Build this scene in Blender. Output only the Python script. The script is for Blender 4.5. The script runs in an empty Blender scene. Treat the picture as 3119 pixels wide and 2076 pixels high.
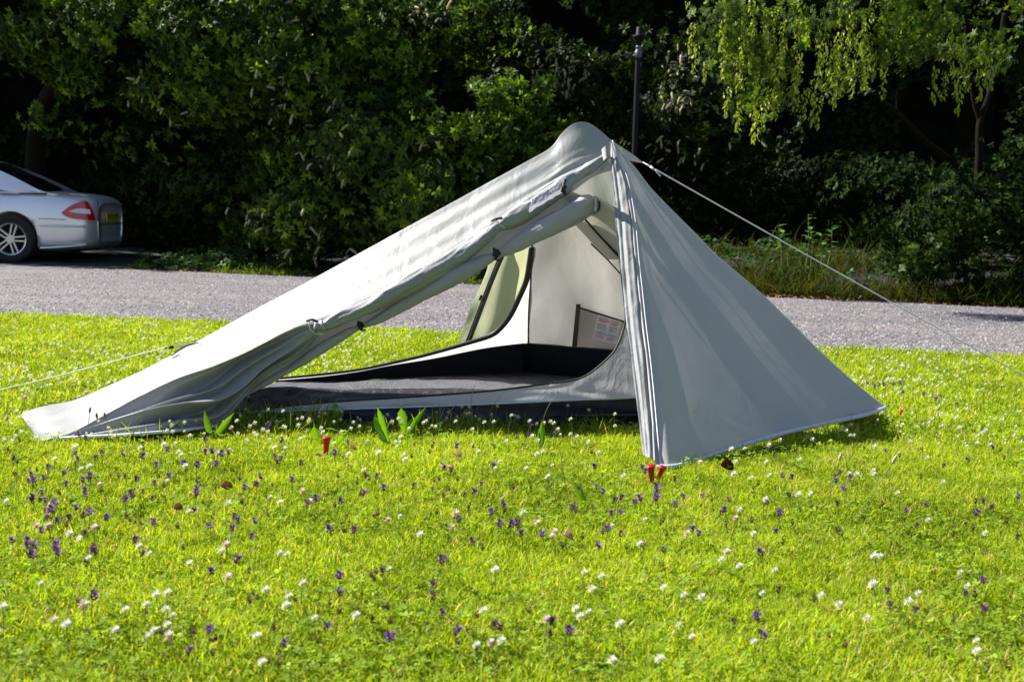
import bpy, bmesh, math, random
import numpy as np
from mathutils import Vector, Matrix, noise
rng = np.random.default_rng(7); random.seed(7)
scn = bpy.context.scene; COL = scn.collection
PI = math.pi

# ------------------------------------------------------------ camera
FPX = 3800.0; HC = 0.80
pitch = math.atan((1038-661)/FPX); roll = math.radians(1.6)
CR = Matrix.Rotation(PI/2-pitch, 3, 'X') @ Matrix.Rotation(roll, 3, 'Z')
CAM = Vector((0, 0, HC))
cd = bpy.data.cameras.new('camera'); cam = bpy.data.objects.new('camera', cd); COL.objects.link(cam)
cam.location = CAM; cam.rotation_euler = CR.to_euler(); scn.camera = cam
cd.sensor_width = 36; cd.lens = FPX/3119*36; cd.clip_start = .05; cd.clip_end = 500
cd.dof.use_dof = True; cd.dof.focus_distance = 4.6; cd.dof.aperture_fstop = 7.5
def ray(u, v): return CR @ Vector(((u-1559.5)/FPX, -(v-1038)/FPX, -1))
def P(u, v, Y):                       # the point seen at (u, v) of the photograph, Y metres ahead
    d = ray(u, v); return CAM + d*(Y/d.y)
def G(u, v, z=0.0):
    d = ray(u, v); return CAM + d*((z-HC)/d.z)
def PL(u, v, p0, n, off=0.0):
    d = ray(u, v); q = CAM + d*((p0-CAM).dot(n)/d.dot(n))
    return q - d.normalized()*off

# ------------------------------------------------------------ world, sun, exposure
SUN = Vector((-1.10, .37, 1.10)).normalized()
w = bpy.data.worlds.new('World'); scn.world = w; w.use_nodes = True
nt = w.node_tree; bg = nt.nodes['Background']; sky = nt.nodes.new('ShaderNodeTexSky')
sky.sky_type = 'NISHITA'; sky.sun_disc = False
sky.sun_elevation = math.asin(SUN.z); sky.sun_rotation = math.atan2(SUN.x, SUN.y)
nt.links.new(sky.outputs[0], bg.inputs[0]); bg.inputs[1].default_value = .055
sl = bpy.data.lights.new('sun', 'SUN'); sl.energy = 5.0; sl.angle = math.radians(.5); sl.color = (1, .95, .86)
so = bpy.data.objects.new('sun', sl); COL.objects.link(so); so.rotation_euler = SUN.to_track_quat('Z', 'Y').to_euler()
vs = scn.view_settings; vs.view_transform = 'Standard'; vs.look = 'None'; vs.exposure = 1.35; vs.gamma = 1
scn.cycles.max_bounces = 8; scn.cycles.transparent_max_bounces = 8

# ------------------------------------------------------------ materials
class NT:
    def __init__(s, name):
        s.m = bpy.data.materials.new(name); s.m.use_nodes = True
        s.t = s.m.node_tree; s.p = s.t.nodes['Principled BSDF']; s.o = s.t.nodes['Material Output']
    def n(s, t, **k):
        x = s.t.nodes.new('ShaderNode'+t)
        for a, b in k.items():
            if hasattr(x, a): setattr(x, a, b)
            else: x.inputs[a.replace('_', ' ')].default_value = b
        return x
    def l(s, a, b): s.t.links.new(a, b)
def rgb(c): return (c[0], c[1], c[2], 1)
def bumpify(M, src, strength, dist):
    b = M.n('Bump'); b.inputs['Strength'].default_value = strength; b.inputs['Distance'].default_value = dist
    M.l(src, b.inputs['Height']); M.l(b.outputs[0], M.p.inputs['Normal']); return b
def mat_plain(name, c, rough=.5, metal=0, spec=.5, var=.12, scale=30, coat=0):
    M = NT(name); tc = M.n('TexCoord'); no = M.n('TexNoise'); no.inputs['Scale'].default_value = scale; no.inputs['Detail'].default_value = 4
    M.l(tc.outputs['Object'], no.inputs['Vector'])
    cr = M.n('ValToRGB'); cr.color_ramp.elements[0].position = .3; cr.color_ramp.elements[1].position = .7
    cr.color_ramp.elements[0].color = rgb([x*(1-var) for x in c]); cr.color_ramp.elements[1].color = rgb([min(1, x*(1+var)) for x in c])
    M.l(no.outputs[0], cr.inputs[0]); M.l(cr.outputs[0], M.p.inputs['Base Color'])
    M.p.inputs['Roughness'].default_value = rough; M.p.inputs['Metallic'].default_value = metal
    M.p.inputs['Specular IOR Level'].default_value = spec; M.p.inputs['Coat Weight'].default_value = coat
    return M.m
def mat_leafy(name, rough=.45, trans=.35, spec=.4, tcol=(1.25, 1.35, .5), backside=None):
    """colour comes from the per-leaf attribute 'Col'"""
    M = NT(name); at = M.n('Attribute'); at.attribute_name = 'Col'
    M.l(at.outputs['Color'], M.p.inputs['Base Color']); M.p.inputs['Roughness'].default_value = rough
    M.p.inputs['Specular IOR Level'].default_value = spec
    tr = M.n('BsdfTranslucent'); mx = M.n('MixShader'); mx.inputs[0].default_value = trans
    mu = M.n('MixRGB'); mu.blend_type = 'MULTIPLY'; mu.inputs[0].default_value = 1; mu.inputs[2].default_value = rgb(tcol)
    M.l(at.outputs['Color'], mu.inputs[1]); M.l(mu.outputs[0], tr.inputs[0])
    M.l(M.p.outputs[0], mx.inputs[1]); M.l(tr.outputs[0], mx.inputs[2]); M.l(mx.outputs[0], M.o.inputs[0])
    return M.m
def mat_fabric(name, c, tc_=None, trans=.3, rough=.45, spec=.35, wr=.25, wscale=7, alpha=0, metal=0):
    M = NT(name); co = M.n('TexCoord')
    n1 = M.n('TexNoise'); n1.inputs['Scale'].default_value = wscale; n1.inputs['Detail'].default_value = 5; n1.inputs['Roughness'].default_value = .55
    n1.inputs['Distortion'].default_value = .8
    mp = M.n('Mapping'); mp.inputs['Scale'].default_value = (1, 1, .55); mp.inputs['Rotation'].default_value = (0, .5, .2)
    M.l(co.outputs['Object'], mp.inputs[0]); M.l(mp.outputs[0], n1.inputs['Vector'])
    cr = M.n('ValToRGB'); cr.color_ramp.elements[0].position = .3; cr.color_ramp.elements[1].position = .7
    cr.color_ramp.elements[0].color = rgb([x*.94 for x in c]); cr.color_ramp.elements[1].color = rgb([min(1, x*1.03) for x in c])
    n2 = M.n('TexNoise'); n2.inputs['Scale'].default_value = 2.5; n2.inputs['Detail'].default_value = 3
    M.l(co.outputs['Object'], n2.inputs['Vector']); M.l(n2.outputs[0], cr.inputs[0]); M.l(cr.outputs[0], M.p.inputs['Base Color'])
    n3 = M.n('TexNoise'); n3.inputs['Scale'].default_value = 260; M.l(co.outputs['Object'], n3.inputs['Vector'])
    ad = M.n('Math'); ad.operation = 'MULTIPLY_ADD'; ad.inputs[1].default_value = .04
    M.l(n3.outputs[0], ad.inputs[0]); M.l(n1.outputs[0], ad.inputs[2])
    b = bumpify(M, ad.outputs[0], wr, .02)
    M.p.inputs['Roughness'].default_value = rough; M.p.inputs['Specular IOR Level'].default_value = spec; M.p.inputs['Metallic'].default_value = metal
    tr = M.n('BsdfTranslucent'); tr.inputs[0].default_value = rgb(tc_ or c); M.l(b.outputs[0], tr.inputs['Normal'])
    mx = M.n('MixShader'); mx.inputs[0].default_value = trans
    M.l(M.p.outputs[0], mx.inputs[1]); M.l(tr.outputs[0], mx.inputs[2]); last = mx
    if alpha:
        tp = M.n('BsdfTransparent'); m2 = M.n('MixShader'); m2.inputs[0].default_value = alpha
        M.l(last.outputs[0], m2.inputs[1]); M.l(tp.outputs[0], m2.inputs[2]); last = m2
    M.l(last.outputs[0], M.o.inputs[0]); return M.m

FLY = mat_fabric('silver_grey_flysheet', (.312, .316, .322), (.32, .322, .31), .05, .5, .35, .35, 9, metal=.15)
FLYEND = mat_fabric('silver_grey_end_panel', (.47, .455, .475), (.41, .395, .40), .18, .6, .2, .30, 6)
FLYREV = mat_fabric('flysheet_coated_reverse', (.285, .29, .305), (.24, .24, .24), .05, .5, .35, .4, 9, metal=.1)  # darker copy of FLY: shade of roll and side panel put into colour
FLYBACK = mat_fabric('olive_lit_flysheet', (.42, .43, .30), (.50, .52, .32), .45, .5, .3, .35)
STRIP = mat_fabric('pale_zip_strip', (.265, .272, .29), (.27, .275, .28), .12, .6, .2, .45, 12)
INNER = mat_fabric('pale_inner', (.54, .53, .52), (.56, .54, .515), .34, .6, .2, .3, 5)
INROLL = mat_fabric('lilac_grey_inner_roll', (.44, .43, .47), (.5, .48, .5), .25, .6, .2, .4, 9)
INWHITE = mat_fabric('white_inner_wall', (.76, .76, .76), (.78, .77, .75), .4, .6, .2, .25)
INLILAC = mat_fabric('lilac_inner_hem', (.50, .51, .58), (.55, .55, .62), .3, .6, .2, .7, 12)
MESHD = mat_fabric('dark_mesh', (.008, .015, .024), (.02, .02, .02), .02, .8, .1, .2)
MESHG = mat_fabric('grey_mesh_panel', (.17, .165, .15), (.2, .19, .17), .2, .7, .2, .2, alpha=.25)
MESHL = mat_fabric('light_mesh_panel', (.30, .30, .31), (.3, .3, .3), .2, .7, .2, .2)
NAVY = mat_fabric('navy_bathtub_floor', (.016, .016, .045), (.02, .02, .04), .03, .5, .4, .7, 14)
FLOOR = mat_fabric('grey_floor_fabric', (.10, .10, .115), (.1, .1, .1), .05, .5, .5, .8, 18)
TAPE = mat_plain('black_webbing', (.010, .010, .011), .6)
DTAPE = mat_plain('dark_olive_tape', (.035, .035, .022), .7)
HEM = mat_plain('pale_hem_binding', (.62, .62, .72), .6)
CORD = mat_plain('pale_guy_cord', (.62, .62, .62), .6)
STEEL = mat_plain('zip_metal', (.55, .52, .45), .3, .9)
RED = mat_plain('red_plastic', (.36, .002, .010), .28, 0, .6, .1, 40)
ORANGE = mat_plain('orange_plastic', (.6, .09, .02), .35)
POLE = mat_plain('lamp_post_paint', (.005, .005, .009), .6, .1, .2)
BARK = mat_plain('bark', (.012, .007, .004), .9, 0, .2, .5, 22)
SOILM = mat_plain('stem_green', (.10, .14, .03), .6)

# ------------------------------------------------------------ object helpers
def tag(o, label=None, cat=None, group=None, kind=None):
    if label: o['label'] = label
    if cat: o['category'] = cat
    if group: o['group'] = group
    if kind: o['kind'] = kind
    return o
def empty(name, loc=(0, 0, 0)):
    o = bpy.data.objects.new(name, None); o.empty_display_size = .05; o.location = loc; COL.objects.link(o); return o
def par(o, p):
    if p is not None:
        o.parent = p; o.matrix_parent_inverse = Matrix.Translation(p.matrix_basis.to_translation() if p.parent is None else (Vector(p.parent.location))).inverted()
    return o
def mk(name, V, F, mat, parent=None, smooth=True, col=None, mats=None, midx=None):
    me = bpy.data.meshes.new(name); me.from_pydata([tuple(v) for v in V], [], [tuple(f) for f in F])
    for m in (mats or [mat]): me.materials.append(m)
    if smooth: me.polygons.foreach_set('use_smooth', [True]*len(me.polygons))
    if midx is not None: me.polygons.foreach_set('material_index', midx)
    o = bpy.data.objects.new(name, me); COL.objects.link(o)
    if col is not None: setcol(me, col)
    me.update(); return par(o, parent)
def setcol(me, col):
    a = me.color_attributes.new('Col', 'FLOAT_COLOR', 'POINT')
    c = np.ones((len(me.vertices), 4), np.float32); c[:, :3] = col; a.data.foreach_set('color', c.ravel())
def bigmesh(name, V, F, mat, col=None, smooth=False, parent=None):
    """V (n,3), F (m,k) numpy"""
    me = bpy.data.meshes.new(name); V = np.ascontiguousarray(V, np.float32); F = np.ascontiguousarray(F, np.int32)
    me.vertices.add(len(V)); me.vertices.foreach_set('co', V.ravel()); k = F.shape[1]
    me.loops.add(F.size); me.loops.foreach_set('vertex_index', F.ravel())
    me.polygons.add(len(F)); me.polygons.foreach_set('loop_start', np.arange(0, F.size, k, dtype=np.int32))
    try: me.polygons.foreach_set('loop_total', np.full(len(F), k, np.int32))
    except Exception: pass
    if smooth: me.polygons.foreach_set('use_smooth', np.ones(len(F), bool))
    me.update(calc_edges=True); me.materials.append(mat)
    if col is not None: setcol(me, col)
    o = bpy.data.objects.new(name, me); COL.objects.link(o); return par(o, parent)
def scatter(tv, tf, pos, Rm, scale, col, tcolmul=None):
    """template (k,3) copied to every pos with rotation Rm (n,3,3) and scale (n,) or (n,3) -> V, F, colours"""
    n, k = len(pos), len(tv); scale = np.asarray(scale, float)
    if scale.ndim == 1: scale = scale[:, None]
    L = tv[None]*scale[:, None, :]; V = np.einsum('nij,nkj->nki', Rm, L)+pos[:, None]
    F = tf[None]+(np.arange(n)*k)[:, None, None]
    C = np.repeat(col[:, None], k, 1)
    if tcolmul is not None: C = C*tcolmul[None]
    return V.reshape(-1, 3), F.reshape(-1, tf.shape[1]), C.reshape(-1, 3)
def join(parts):
    o = 0; Vs, Fs, Cs = [], [], []
    for V, F, C in parts: Vs.append(V); Fs.append(F+o); Cs.append(C); o += len(V)
    return np.concatenate(Vs), np.concatenate(Fs), np.concatenate(Cs)
def frames(d, up=None, spin=None):
    """rotation matrices whose local +Y is d, +Z as close to up as possible"""
    d = d/np.linalg.norm(d, axis=1, keepdims=True)
    if up is None: up = np.tile([0, 0, 1.], (len(d), 1))
    x = np.cross(d, up); bad = np.linalg.norm(x, axis=1) < 1e-3; x[bad] = [1, 0, 0]
    x /= np.linalg.norm(x, axis=1, keepdims=True); z = np.cross(x, d)
    if spin is not None:
        c, s = np.cos(spin)[:, None], np.sin(spin)[:, None]; x, z = x*c+z*s, z*c-x*s
    return np.stack([x, d, z], axis=2)
def cm(pts, n):
    """Catmull-Rom through pts, n samples, even in index"""
    p = [Vector(q) for q in pts]; out = []
    for i in range(n):
        t = i/(n-1)*(len(p)-1); k = min(int(t), len(p)-2); f = t-k
        a, b, c, d = p[max(k-1, 0)], p[k], p[k+1], p[min(k+2, len(p)-1)]
        out.append(.5*((2*b)+(c-a)*f+(2*a-5*b+4*c-d)*f*f+(3*b-a-3*c+d)*f**3))
    return out
def loft(name, curves, n, m, mat, parent=None, disp=None, smoothc=True):
    """surface through the given curves (each a list of points, same count); disp(s along, t across)"""
    rows = [cm(c, n) for c in curves]
    g = [[None]*n for _ in range(m)]
    for i in range(n):
        c = cm([r[i] for r in rows], m) if len(rows) > 2 else [rows[0][i].lerp(rows[1][i], j/(m-1)) for j in range(m)]
        for j in range(m): g[j][i] = c[j]
    if disp:
        g2 = [r[:] for r in g]
        for j in range(m):
            for i in range(n):
                a = g[j][min(i+1, n-1)]-g[j][max(i-1, 0)]; b = g[min(j+1, m-1)][i]-g[max(j-1, 0)][i]
                nn = a.cross(b)
                if nn.length > 1e-9:
                    nn.normalize()
                    if nn.dot(CAM-g[j][i]) < 0: nn = -nn
                    g2[j][i] = g[j][i]+nn*disp(i/(n-1), j/(m-1))
        g = g2
    V = [p for r in g for p in r]
    F = [(j*n+i, j*n+i+1, (j+1)*n+i+1, (j+1)*n+i) for j in range(m-1) for i in range(n-1)]
    return mk(name, V, F, mat, parent)
def tube(name, pts, rad, mat, parent=None, seg=8, cap=True, samples=None, flat=1.0, disp=None):
    pts = [Vector(p) for p in pts]
    if isinstance(rad, (int, float)): rad = [rad]*len(pts)
    if samples:
        r4 = cm([(r, 0, 0) for r in rad], samples); pts = cm(pts, samples); rad = [max(v.x, 1e-4) for v in r4]
    V = []; F = []; n = len(pts); ref = None
    for i, p in enumerate(pts):
        d = (pts[min(i+1, n-1)]-pts[max(i-1, 0)]).normalized()
        if ref is None: ref = d.cross(Vector((0, 1, .01))); ref.normalize()
        x = (ref-d*ref.dot(d)).normalized(); ref = x; y = d.cross(x)
        for k in range(seg):
            a = 2*PI*k/seg; r = rad[i]
            if disp: r += disp(i/(n-1), a)*rad[i]
            V.append(p+x*math.cos(a)*r+y*math.sin(a)*r*flat)
    for i in range(n-1):
        for k in range(seg): F.append((i*seg+k, i*seg+(k+1) % seg, (i+1)*seg+(k+1) % seg, (i+1)*seg+k))
    if cap: F.append(tuple(range(seg))[::-1]); F.append(tuple((n-1)*seg+k for k in range(seg)))
    return mk(name, V, F, mat, parent)
def tubeVF(pts, rad, seg=5):
    V = []; F = []; n = len(pts); ref = None
    for i, p in enumerate(pts):
        d = (pts[min(i+1, n-1)]-pts[max(i-1, 0)]).normalized()
        if ref is None: ref = d.cross(Vector((.3, 1, .1))); ref.normalize()
        x = (ref-d*ref.dot(d)).normalized(); ref = x; y = d.cross(x)
        for k in range(seg): V.append(p+(x*math.cos(2*PI*k/seg)+y*math.sin(2*PI*k/seg))*rad[i])
    for i in range(n-1):
        for k in range(seg): F.append((i*seg+k, i*seg+(k+1) % seg, (i+1)*seg+(k+1) % seg, (i+1)*seg+k))
    return V, F

# ------------------------------------------------------------ the ground
def path_near(x): a, b = G(60, 958), G(3059, 1085); return a.y+(x-a.x)*(b.y-a.y)/(b.x-a.x)
def path_far(x): a, b = G(60, 806), G(3059, 937); return a.y+(x-a.x)*(b.y-a.y)/(b.x-a.x)
def wob(x, s): return .15*noise.noise((x*1.1, s, 0))+.05*noise.noise((x*4, s, 3))
def bank_z(x, y):                     # the verge behind the path climbs to the right
    d = max(0, y-path_far(x)-.15); k = min(1, max(0, (x-.6)/1.6)); k = k*k*(3-2*k)
    return (d if d < 1.6 else 1.6)*(.04+.22*k)
def lawn_mat():
    M = NT('lawn_soil'); tc = M.n('TexCoord'); n = M.n('TexNoise'); n.inputs['Scale'].default_value = 25; n.inputs['Detail'].default_value = 6
    M.l(tc.outputs['Object'], n.inputs['Vector']); cr = M.n('ValToRGB')
    cr.color_ramp.elements[0].color = rgb((.05, .07, .012)); cr.color_ramp.elements[1].color = rgb((.14, .205, .018))
    cr.color_ramp.elements[0].position = .35; cr.color_ramp.elements[1].position = .65
    M.l(n.outputs[0], cr.inputs[0]); M.l(cr.outputs[0], M.p.inputs['Base Color']); M.p.inputs['Roughness'].default_value = .95
    M.p.inputs['Specular IOR Level'].default_value = .1
    bumpify(M, n.outputs[0], .6, .02); return M.m
def gravel_mat():
    M = NT('gravel'); tc = M.n('TexCoord'); v = M.n('TexVoronoi'); v.inputs['Scale'].default_value = 55
    M.l(tc.outputs['Object'], v.inputs['Vector'])
    cr = M.n('ValToRGB'); e = cr.color_ramp.elements
    e[0].color = rgb((.07, .065, .075)); e[1].color = rgb((.27, .25, .26)); e[0].position = .1; e[1].position = .9
    for p_, c in ((.35, (.12, .115, .135)), (.55, (.19, .17, .18)), (.75, (.15, .145, .17))): q = e.new(p_); q.color = rgb(c)
    sx = M.n('SeparateColor'); M.l(v.outputs['Color'], sx.inputs[0]); M.l(sx.outputs[0], cr.inputs[0])
    n = M.n('TexNoise'); n.inputs['Scale'].default_value = .9; n.inputs['Detail'].default_value = 6; M.l(tc.outputs['Object'], n.inputs['Vector'])
    mp = M.n('Mapping'); mp.inputs['Scale'].default_value = (.35, 1.3, 1); M.l(tc.outputs['Object'], mp.inputs[0]); M.l(mp.outputs[0], n.inputs['Vector'])
    c2 = M.n('ValToRGB'); c2.color_ramp.elements[0].position = .35; c2.color_ramp.elements[1].position = .65
    c2.color_ramp.elements[0].color = rgb((.66, .68, .72)); c2.color_ramp.elements[1].color = rgb((1.05, .99, .95))
    M.l(n.outputs[0], c2.inputs[0]); mu = M.n('MixRGB'); mu.blend_type = 'MULTIPLY'; mu.inputs[0].default_value = 1
    M.l(cr.outputs[0], mu.inputs[1]); M.l(c2.outputs[0], mu.inputs[2]); M.l(mu.outputs[0], M.p.inputs['Base Color'])
    M.p.inputs['Roughness'].default_value = .9; bumpify(M, v.outputs['Distance'], .8, .012); return M.m
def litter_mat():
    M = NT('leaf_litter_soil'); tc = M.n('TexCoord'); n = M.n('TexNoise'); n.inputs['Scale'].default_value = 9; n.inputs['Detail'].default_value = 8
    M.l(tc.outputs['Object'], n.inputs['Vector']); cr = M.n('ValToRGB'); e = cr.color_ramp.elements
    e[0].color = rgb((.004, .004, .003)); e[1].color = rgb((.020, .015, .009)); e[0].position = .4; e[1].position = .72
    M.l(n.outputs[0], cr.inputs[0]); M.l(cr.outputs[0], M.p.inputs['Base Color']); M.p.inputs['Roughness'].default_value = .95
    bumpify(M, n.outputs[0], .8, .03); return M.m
LAWN = lawn_mat(); GRAVEL = gravel_mat(); LITTER = litter_mat()
xs = np.linspace(-60, 60, 2); V = [(x, y, 0) for y in (-30, 120) for x in (-80, 80)]
tag(mk('ground', V, [(0, 1, 3, 2)], LAWN, smooth=False), kind='structure')
xs = [-30+i*.12 for i in range(501)]; V = []; F = []
for x in xs: V += [(x, path_near(x)+wob(x, 1), .004), (x, path_far(x)+.9+wob(x, 9), .004)]
for i in range(len(xs)-1): F.append((2*i, 2*i+2, 2*i+3, 2*i+1))
tag(mk('gravel_path', V, F, GRAVEL, smooth=False), kind='structure')
V = []; F = []; nx, ny = 241, 41
for i in range(nx):
    x = -30+i*.25
    for j in range(ny):
        y = path_far(x)+wob(x, 5)+(j/(ny-1))**1.6*16
        V.append((x, y, .008+bank_z(x, y)+(.05*noise.noise((x*1.5, y*1.5, 2)) if j > 1 else 0)*min(1, j/6)))
for i in range(nx-1):
    for j in range(ny-1): F.append((i*ny+j, (i+1)*ny+j, (i+1)*ny+j+1, i*ny+j+1))
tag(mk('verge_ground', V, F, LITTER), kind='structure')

# ------------------------------------------------------------ the tent
def ys(u): return 4.23+(u-115)/(1860-115)*.80        # depth of the front seam
def yb(u): return 4.73+(u-65)/(1860-65)*.36          # depth of the ridge edge
def px(u, v, r, Y): return r*Y/FPX
A = P(2005, 1424, 3.95); B = P(2697, 1250, 5.22); PK = P(1862, 427, 5.06)
base = Vector((.25, 5.0, 0))
T = empty('tent', base)
tag(T, 'silver grey one-person trail tent pitched on the lawn with its side door rolled up', 'tent')
fr = [(122, 1343), (205, 1325), (330, 1264), (480, 1189), (640, 1119), (790, 1047), (880, 1004), (960, 976), (1060, 934), (1200, 868), (1400, 750), (1510, 674),
      (1620, 606), (1680, 568), (1715, 548), (1750, 528), (1785, 508), (1822, 484), (1857, 458)]
bk = [(65, 1265), (105, 1243), (230, 1214), (400, 1143), (600, 1040), (690, 990), (800, 930), (900, 878), (1010, 818), (1200, 713), (1400, 604), (1500, 549),
      (1600, 494), (1676, 450), (1712, 405), (1745, 378), (1778, 371), (1812, 385), (1862, 427)]
frp = [P(u, v, ys(u)) for u, v in fr]; bkp = [P(u, v, yb(u)) for u, v in bk]
frp[0] = P(122, 1343, 4.12); bkp[0] = P(65, 1266, 4.58); frp[1] = P(205, 1325, 4.18); bkp[1] = P(105, 1243, 4.64)
md = []
for i, (a, b) in enumerate(zip(frp, bkp)):
    t = i/(len(frp)-1); q = a.lerp(b, .5)
    q.z -= .004*math.sin(PI*t); q.y += .002*math.sin(PI*t)
    md.append(q)
def roofd(s, t):
    e = min(1, 4*t*(1-t)+.1)*min(1, (1-s)*8)
    d = .0022*math.sin(t*19+s*2+1.5*noise.noise((s*3, t*2, 0)))*e*math.sin(PI*min(1, s*1.1))
    d += .006*noise.noise((s*5, t*2.2, 4))*e
    if s > .6: d += .005*math.sin((t+.35*s)*38)*max(0, 1-t*2.2)*min(1, (s-.6)*6)*min(1, (1-s)*7)
    if s < .2: d += .012*noise.noise((s*22, t*4, 8))*(1-s*5)
    return d
loft('roof_panel', [frp, md, bkp], 170, 34, FLY, T, roofd)
# far side of the fly, dropping from the ridge to the ground behind
low = [Vector((q.x, q.y+.04+.55*q.z, .01)) for q in bkp[:6]]
loft('rear_side_panel', [bkp[:6], low], 60, 12, FLY, T, lambda s, t: .015*math.sin(t*5+s*9)*t)
# thin seam line between roof and side panel
tube('seam', [q+Vector((0, -.004, -.002)) for q in frp[3:8]], .0012, TAPE, T, 5, samples=30)
# gathered side panel, drawn up to the first toggle
hm = [(128, 1346), (205, 1336), (330, 1330), (450, 1322), (560, 1312), (660, 1300), (742, 1212), (800, 1156), (905, 1092), (972, 1022)]
Yh = [4.16, 4.16, 4.17, 4.20, 4.30, 4.42, 4.55, 4.57, 4.6, 4.62]
lowc = [P(u, v, y) for (u, v), y in zip(hm, Yh)]
topc = [frp[0], frp[1], frp[2], P(430, 1214, ys(430)), P(540, 1160, ys(540)), P(650, 1115, ys(650)), P(740, 1071, ys(740)), P(820, 1032, ys(820)), P(890, 1000, ys(890)), P(962, 982, ys(962))]
m1 = [a.lerp(b, .33)+Vector((0, -.01, 0)) for a, b in zip(topc, lowc)]
m2 = [a.lerp(b, .66)+Vector((0, .0, 0)) for a, b in zip(topc, lowc)]
def gs(x, c, w_): return math.exp(-((x-c)/w_)**2)
def sided(s, t):
    a = math.sin(PI*min(1, s*1.02))**.8*(.35+.65*min(1, s*2.2))
    t2 = t+.02*noise.noise((s*5, t*3, 1)); f = .45*gs(t2, .05, .05)-.8*gs(t2, .22, .10)+.35*gs(t2, .36, .035)-.3*gs(t2, .44, .04)+.85*gs(t2, .56, .07)-.7*gs(t2, .68, .05)+.3*gs(t2, .80, .05)-.2*gs(t2, .88, .04)
    return .055*a*f+.006*noise.noise((s*7, t*9, 3))+.004*math.sin(t*34+s*5)*gs(s, .93, .10)
loft('side_panel', [topc, m1, m2, lowc], 120, 60, FLYREV, T, sided)
tube('hem', [q+Vector((0, -.004, .004)) for q in lowc[:6]], .006, HEM, T, 6, samples=40)
# the rolled-up outer door
rc = [(958, 994, 14), (985, 993, 17), (1030, 971, 27), (1110, 938, 29), (1200, 895, 33), (1300, 838, 36), (1400, 776, 35), (1470, 727, 30), (1516, 692, 20), (1560, 668, 31),
      (1620, 628, 36), (1680, 592, 35), (1712, 570, 34), (1728, 550, 24), (1764, 530, 20), (1802, 508, 23), (1856, 472, 9)]
def rolld(s, a):
    n1 = noise.noise((s*14, math.cos(a)*1.8, math.sin(a)*1.8)); n2 = 1-abs(noise.noise((s*26+a*.5, math.cos(a)*2.6, math.sin(a)*2.6)))*2.2
    return .09*math.sin(2*a+s*26)+.14*n1+.13*(n2-.5)+.16*max(0, math.sin(a*3+s*22))**4*noise.noise((s*8, 4, 1))
tube('rolled_door', [P(u, v, ys(u)-.03) for u, v, r in rc], [px(0, 0, r*.8, ys(u)) for u, v, r in rc], FLYREV, T, 36, samples=170, disp=rolld)
# clear window patch on the roll, with black edge
def band(name, u, v, r, mat, du=6, tw=1.0, off=-.03, seg=24, dirv=(1, -.62)):
    k = 1/math.hypot(*dirv); Y = ys(u)+off
    tube(name, [P(u-dirv[0]*k*du, v-dirv[1]*k*du, Y), P(u+dirv[0]*k*du, v+dirv[1]*k*du, Y)], px(0, 0, r, Y)*tw, mat, T, seg, cap=False)
band('roll_tie', 986, 992, 20, FLY, 4)
tube('toggle', [P(934, 978, 4.52), P(950, 973, 4.51), P(968, 980, 4.51)], .0045, TAPE, T, 7, samples=8)
tube('toggle_loop', [P(942, 978, 4.515), P(944, 1000, 4.51), P(962, 1016, 4.52), P(984, 1018, 4.54)], .0018, CORD, T, 5, samples=12)
tube('toggle', [P(1497, 673, 4.77), P(1512, 667, 4.765), P(1530, 664, 4.77)], .0048, TAPE, T, 7, samples=8)
tube('toggle_loop', [P(1510, 668, 4.77), P(1522, 684, 4.76), P(1538, 694, 4.77)], .0018, CORD, T, 5, samples=10)
for k in range(3): tube('door_stiffener', [P(1712+2*k, 572-(k-1)*14, 4.885-.055), P(1726-5*abs(k-1), 575+(k-1)*24-6, 4.885-.052)], .006, TAPE, T, 8)
CW = mat_fabric('clear_window_film', (.30, .30, .40), (.5, .5, .6), .3, .12, .9, .9, 16)
loft('window_film', [[P(u, v, ys(u)-.083) for u, v in ((1622, 606), (1650, 590), (1685, 567), (1712, 552))],
                     [P(u, v, ys(u)-.088) for u, v in ((1612, 632), (1650, 612), (1690, 588), (1718, 576))],
                     [P(u, v, ys(u)-.070) for u, v in ((1612, 655), (1650, 632), (1690, 606), (1718, 592))]], 40, 20, CW, T, lambda s, t: .004*noise.noise((s*9, t*5, 0)))

# end panel A-B-peak
rt = [(1864, 429), (1900, 475), (1942, 524), (1990, 585), (2120, 716), (2184, 781), (2335, 911), (2491, 1066), (2604, 1168), (2697, 1250)]
edge = []
for i, (u, v) in enumerate(rt):
    t = i/(len(rt)-1); f = (v-427)/(1250-427); edge.append(P(u, v, PK.y+(B.y-PK.y)*f))
edge[-1] = B+Vector((0, 0, .012))
hb = [(1999, 1419), (2038, 1422), (2092, 1411), (2173, 1384), (2281, 1349), (2388, 1318), (2470, 1299), (2550, 1281), (2630, 1264), (2697, 1250)]
hem2 = [P(u, v, (A.y+(B.y-A.y)*((u-2005)/692))*.985) for u, v in hb]; hem2[0] = P(1999, 1419, A.y); hem2[-1] = B+Vector((0, 0, .012))
zl = [(1865, 429), (1885, 500), (1906, 560), (1925, 672), (1935, 780), (1946, 880), (1957, 985), (1972, 1110), (1987, 1270), (1999, 1419)]
zip_ = [P(u, v, PK.y+(A.y-PK.y)*((v-427)/(1419-427))) for u, v in zl]
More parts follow.
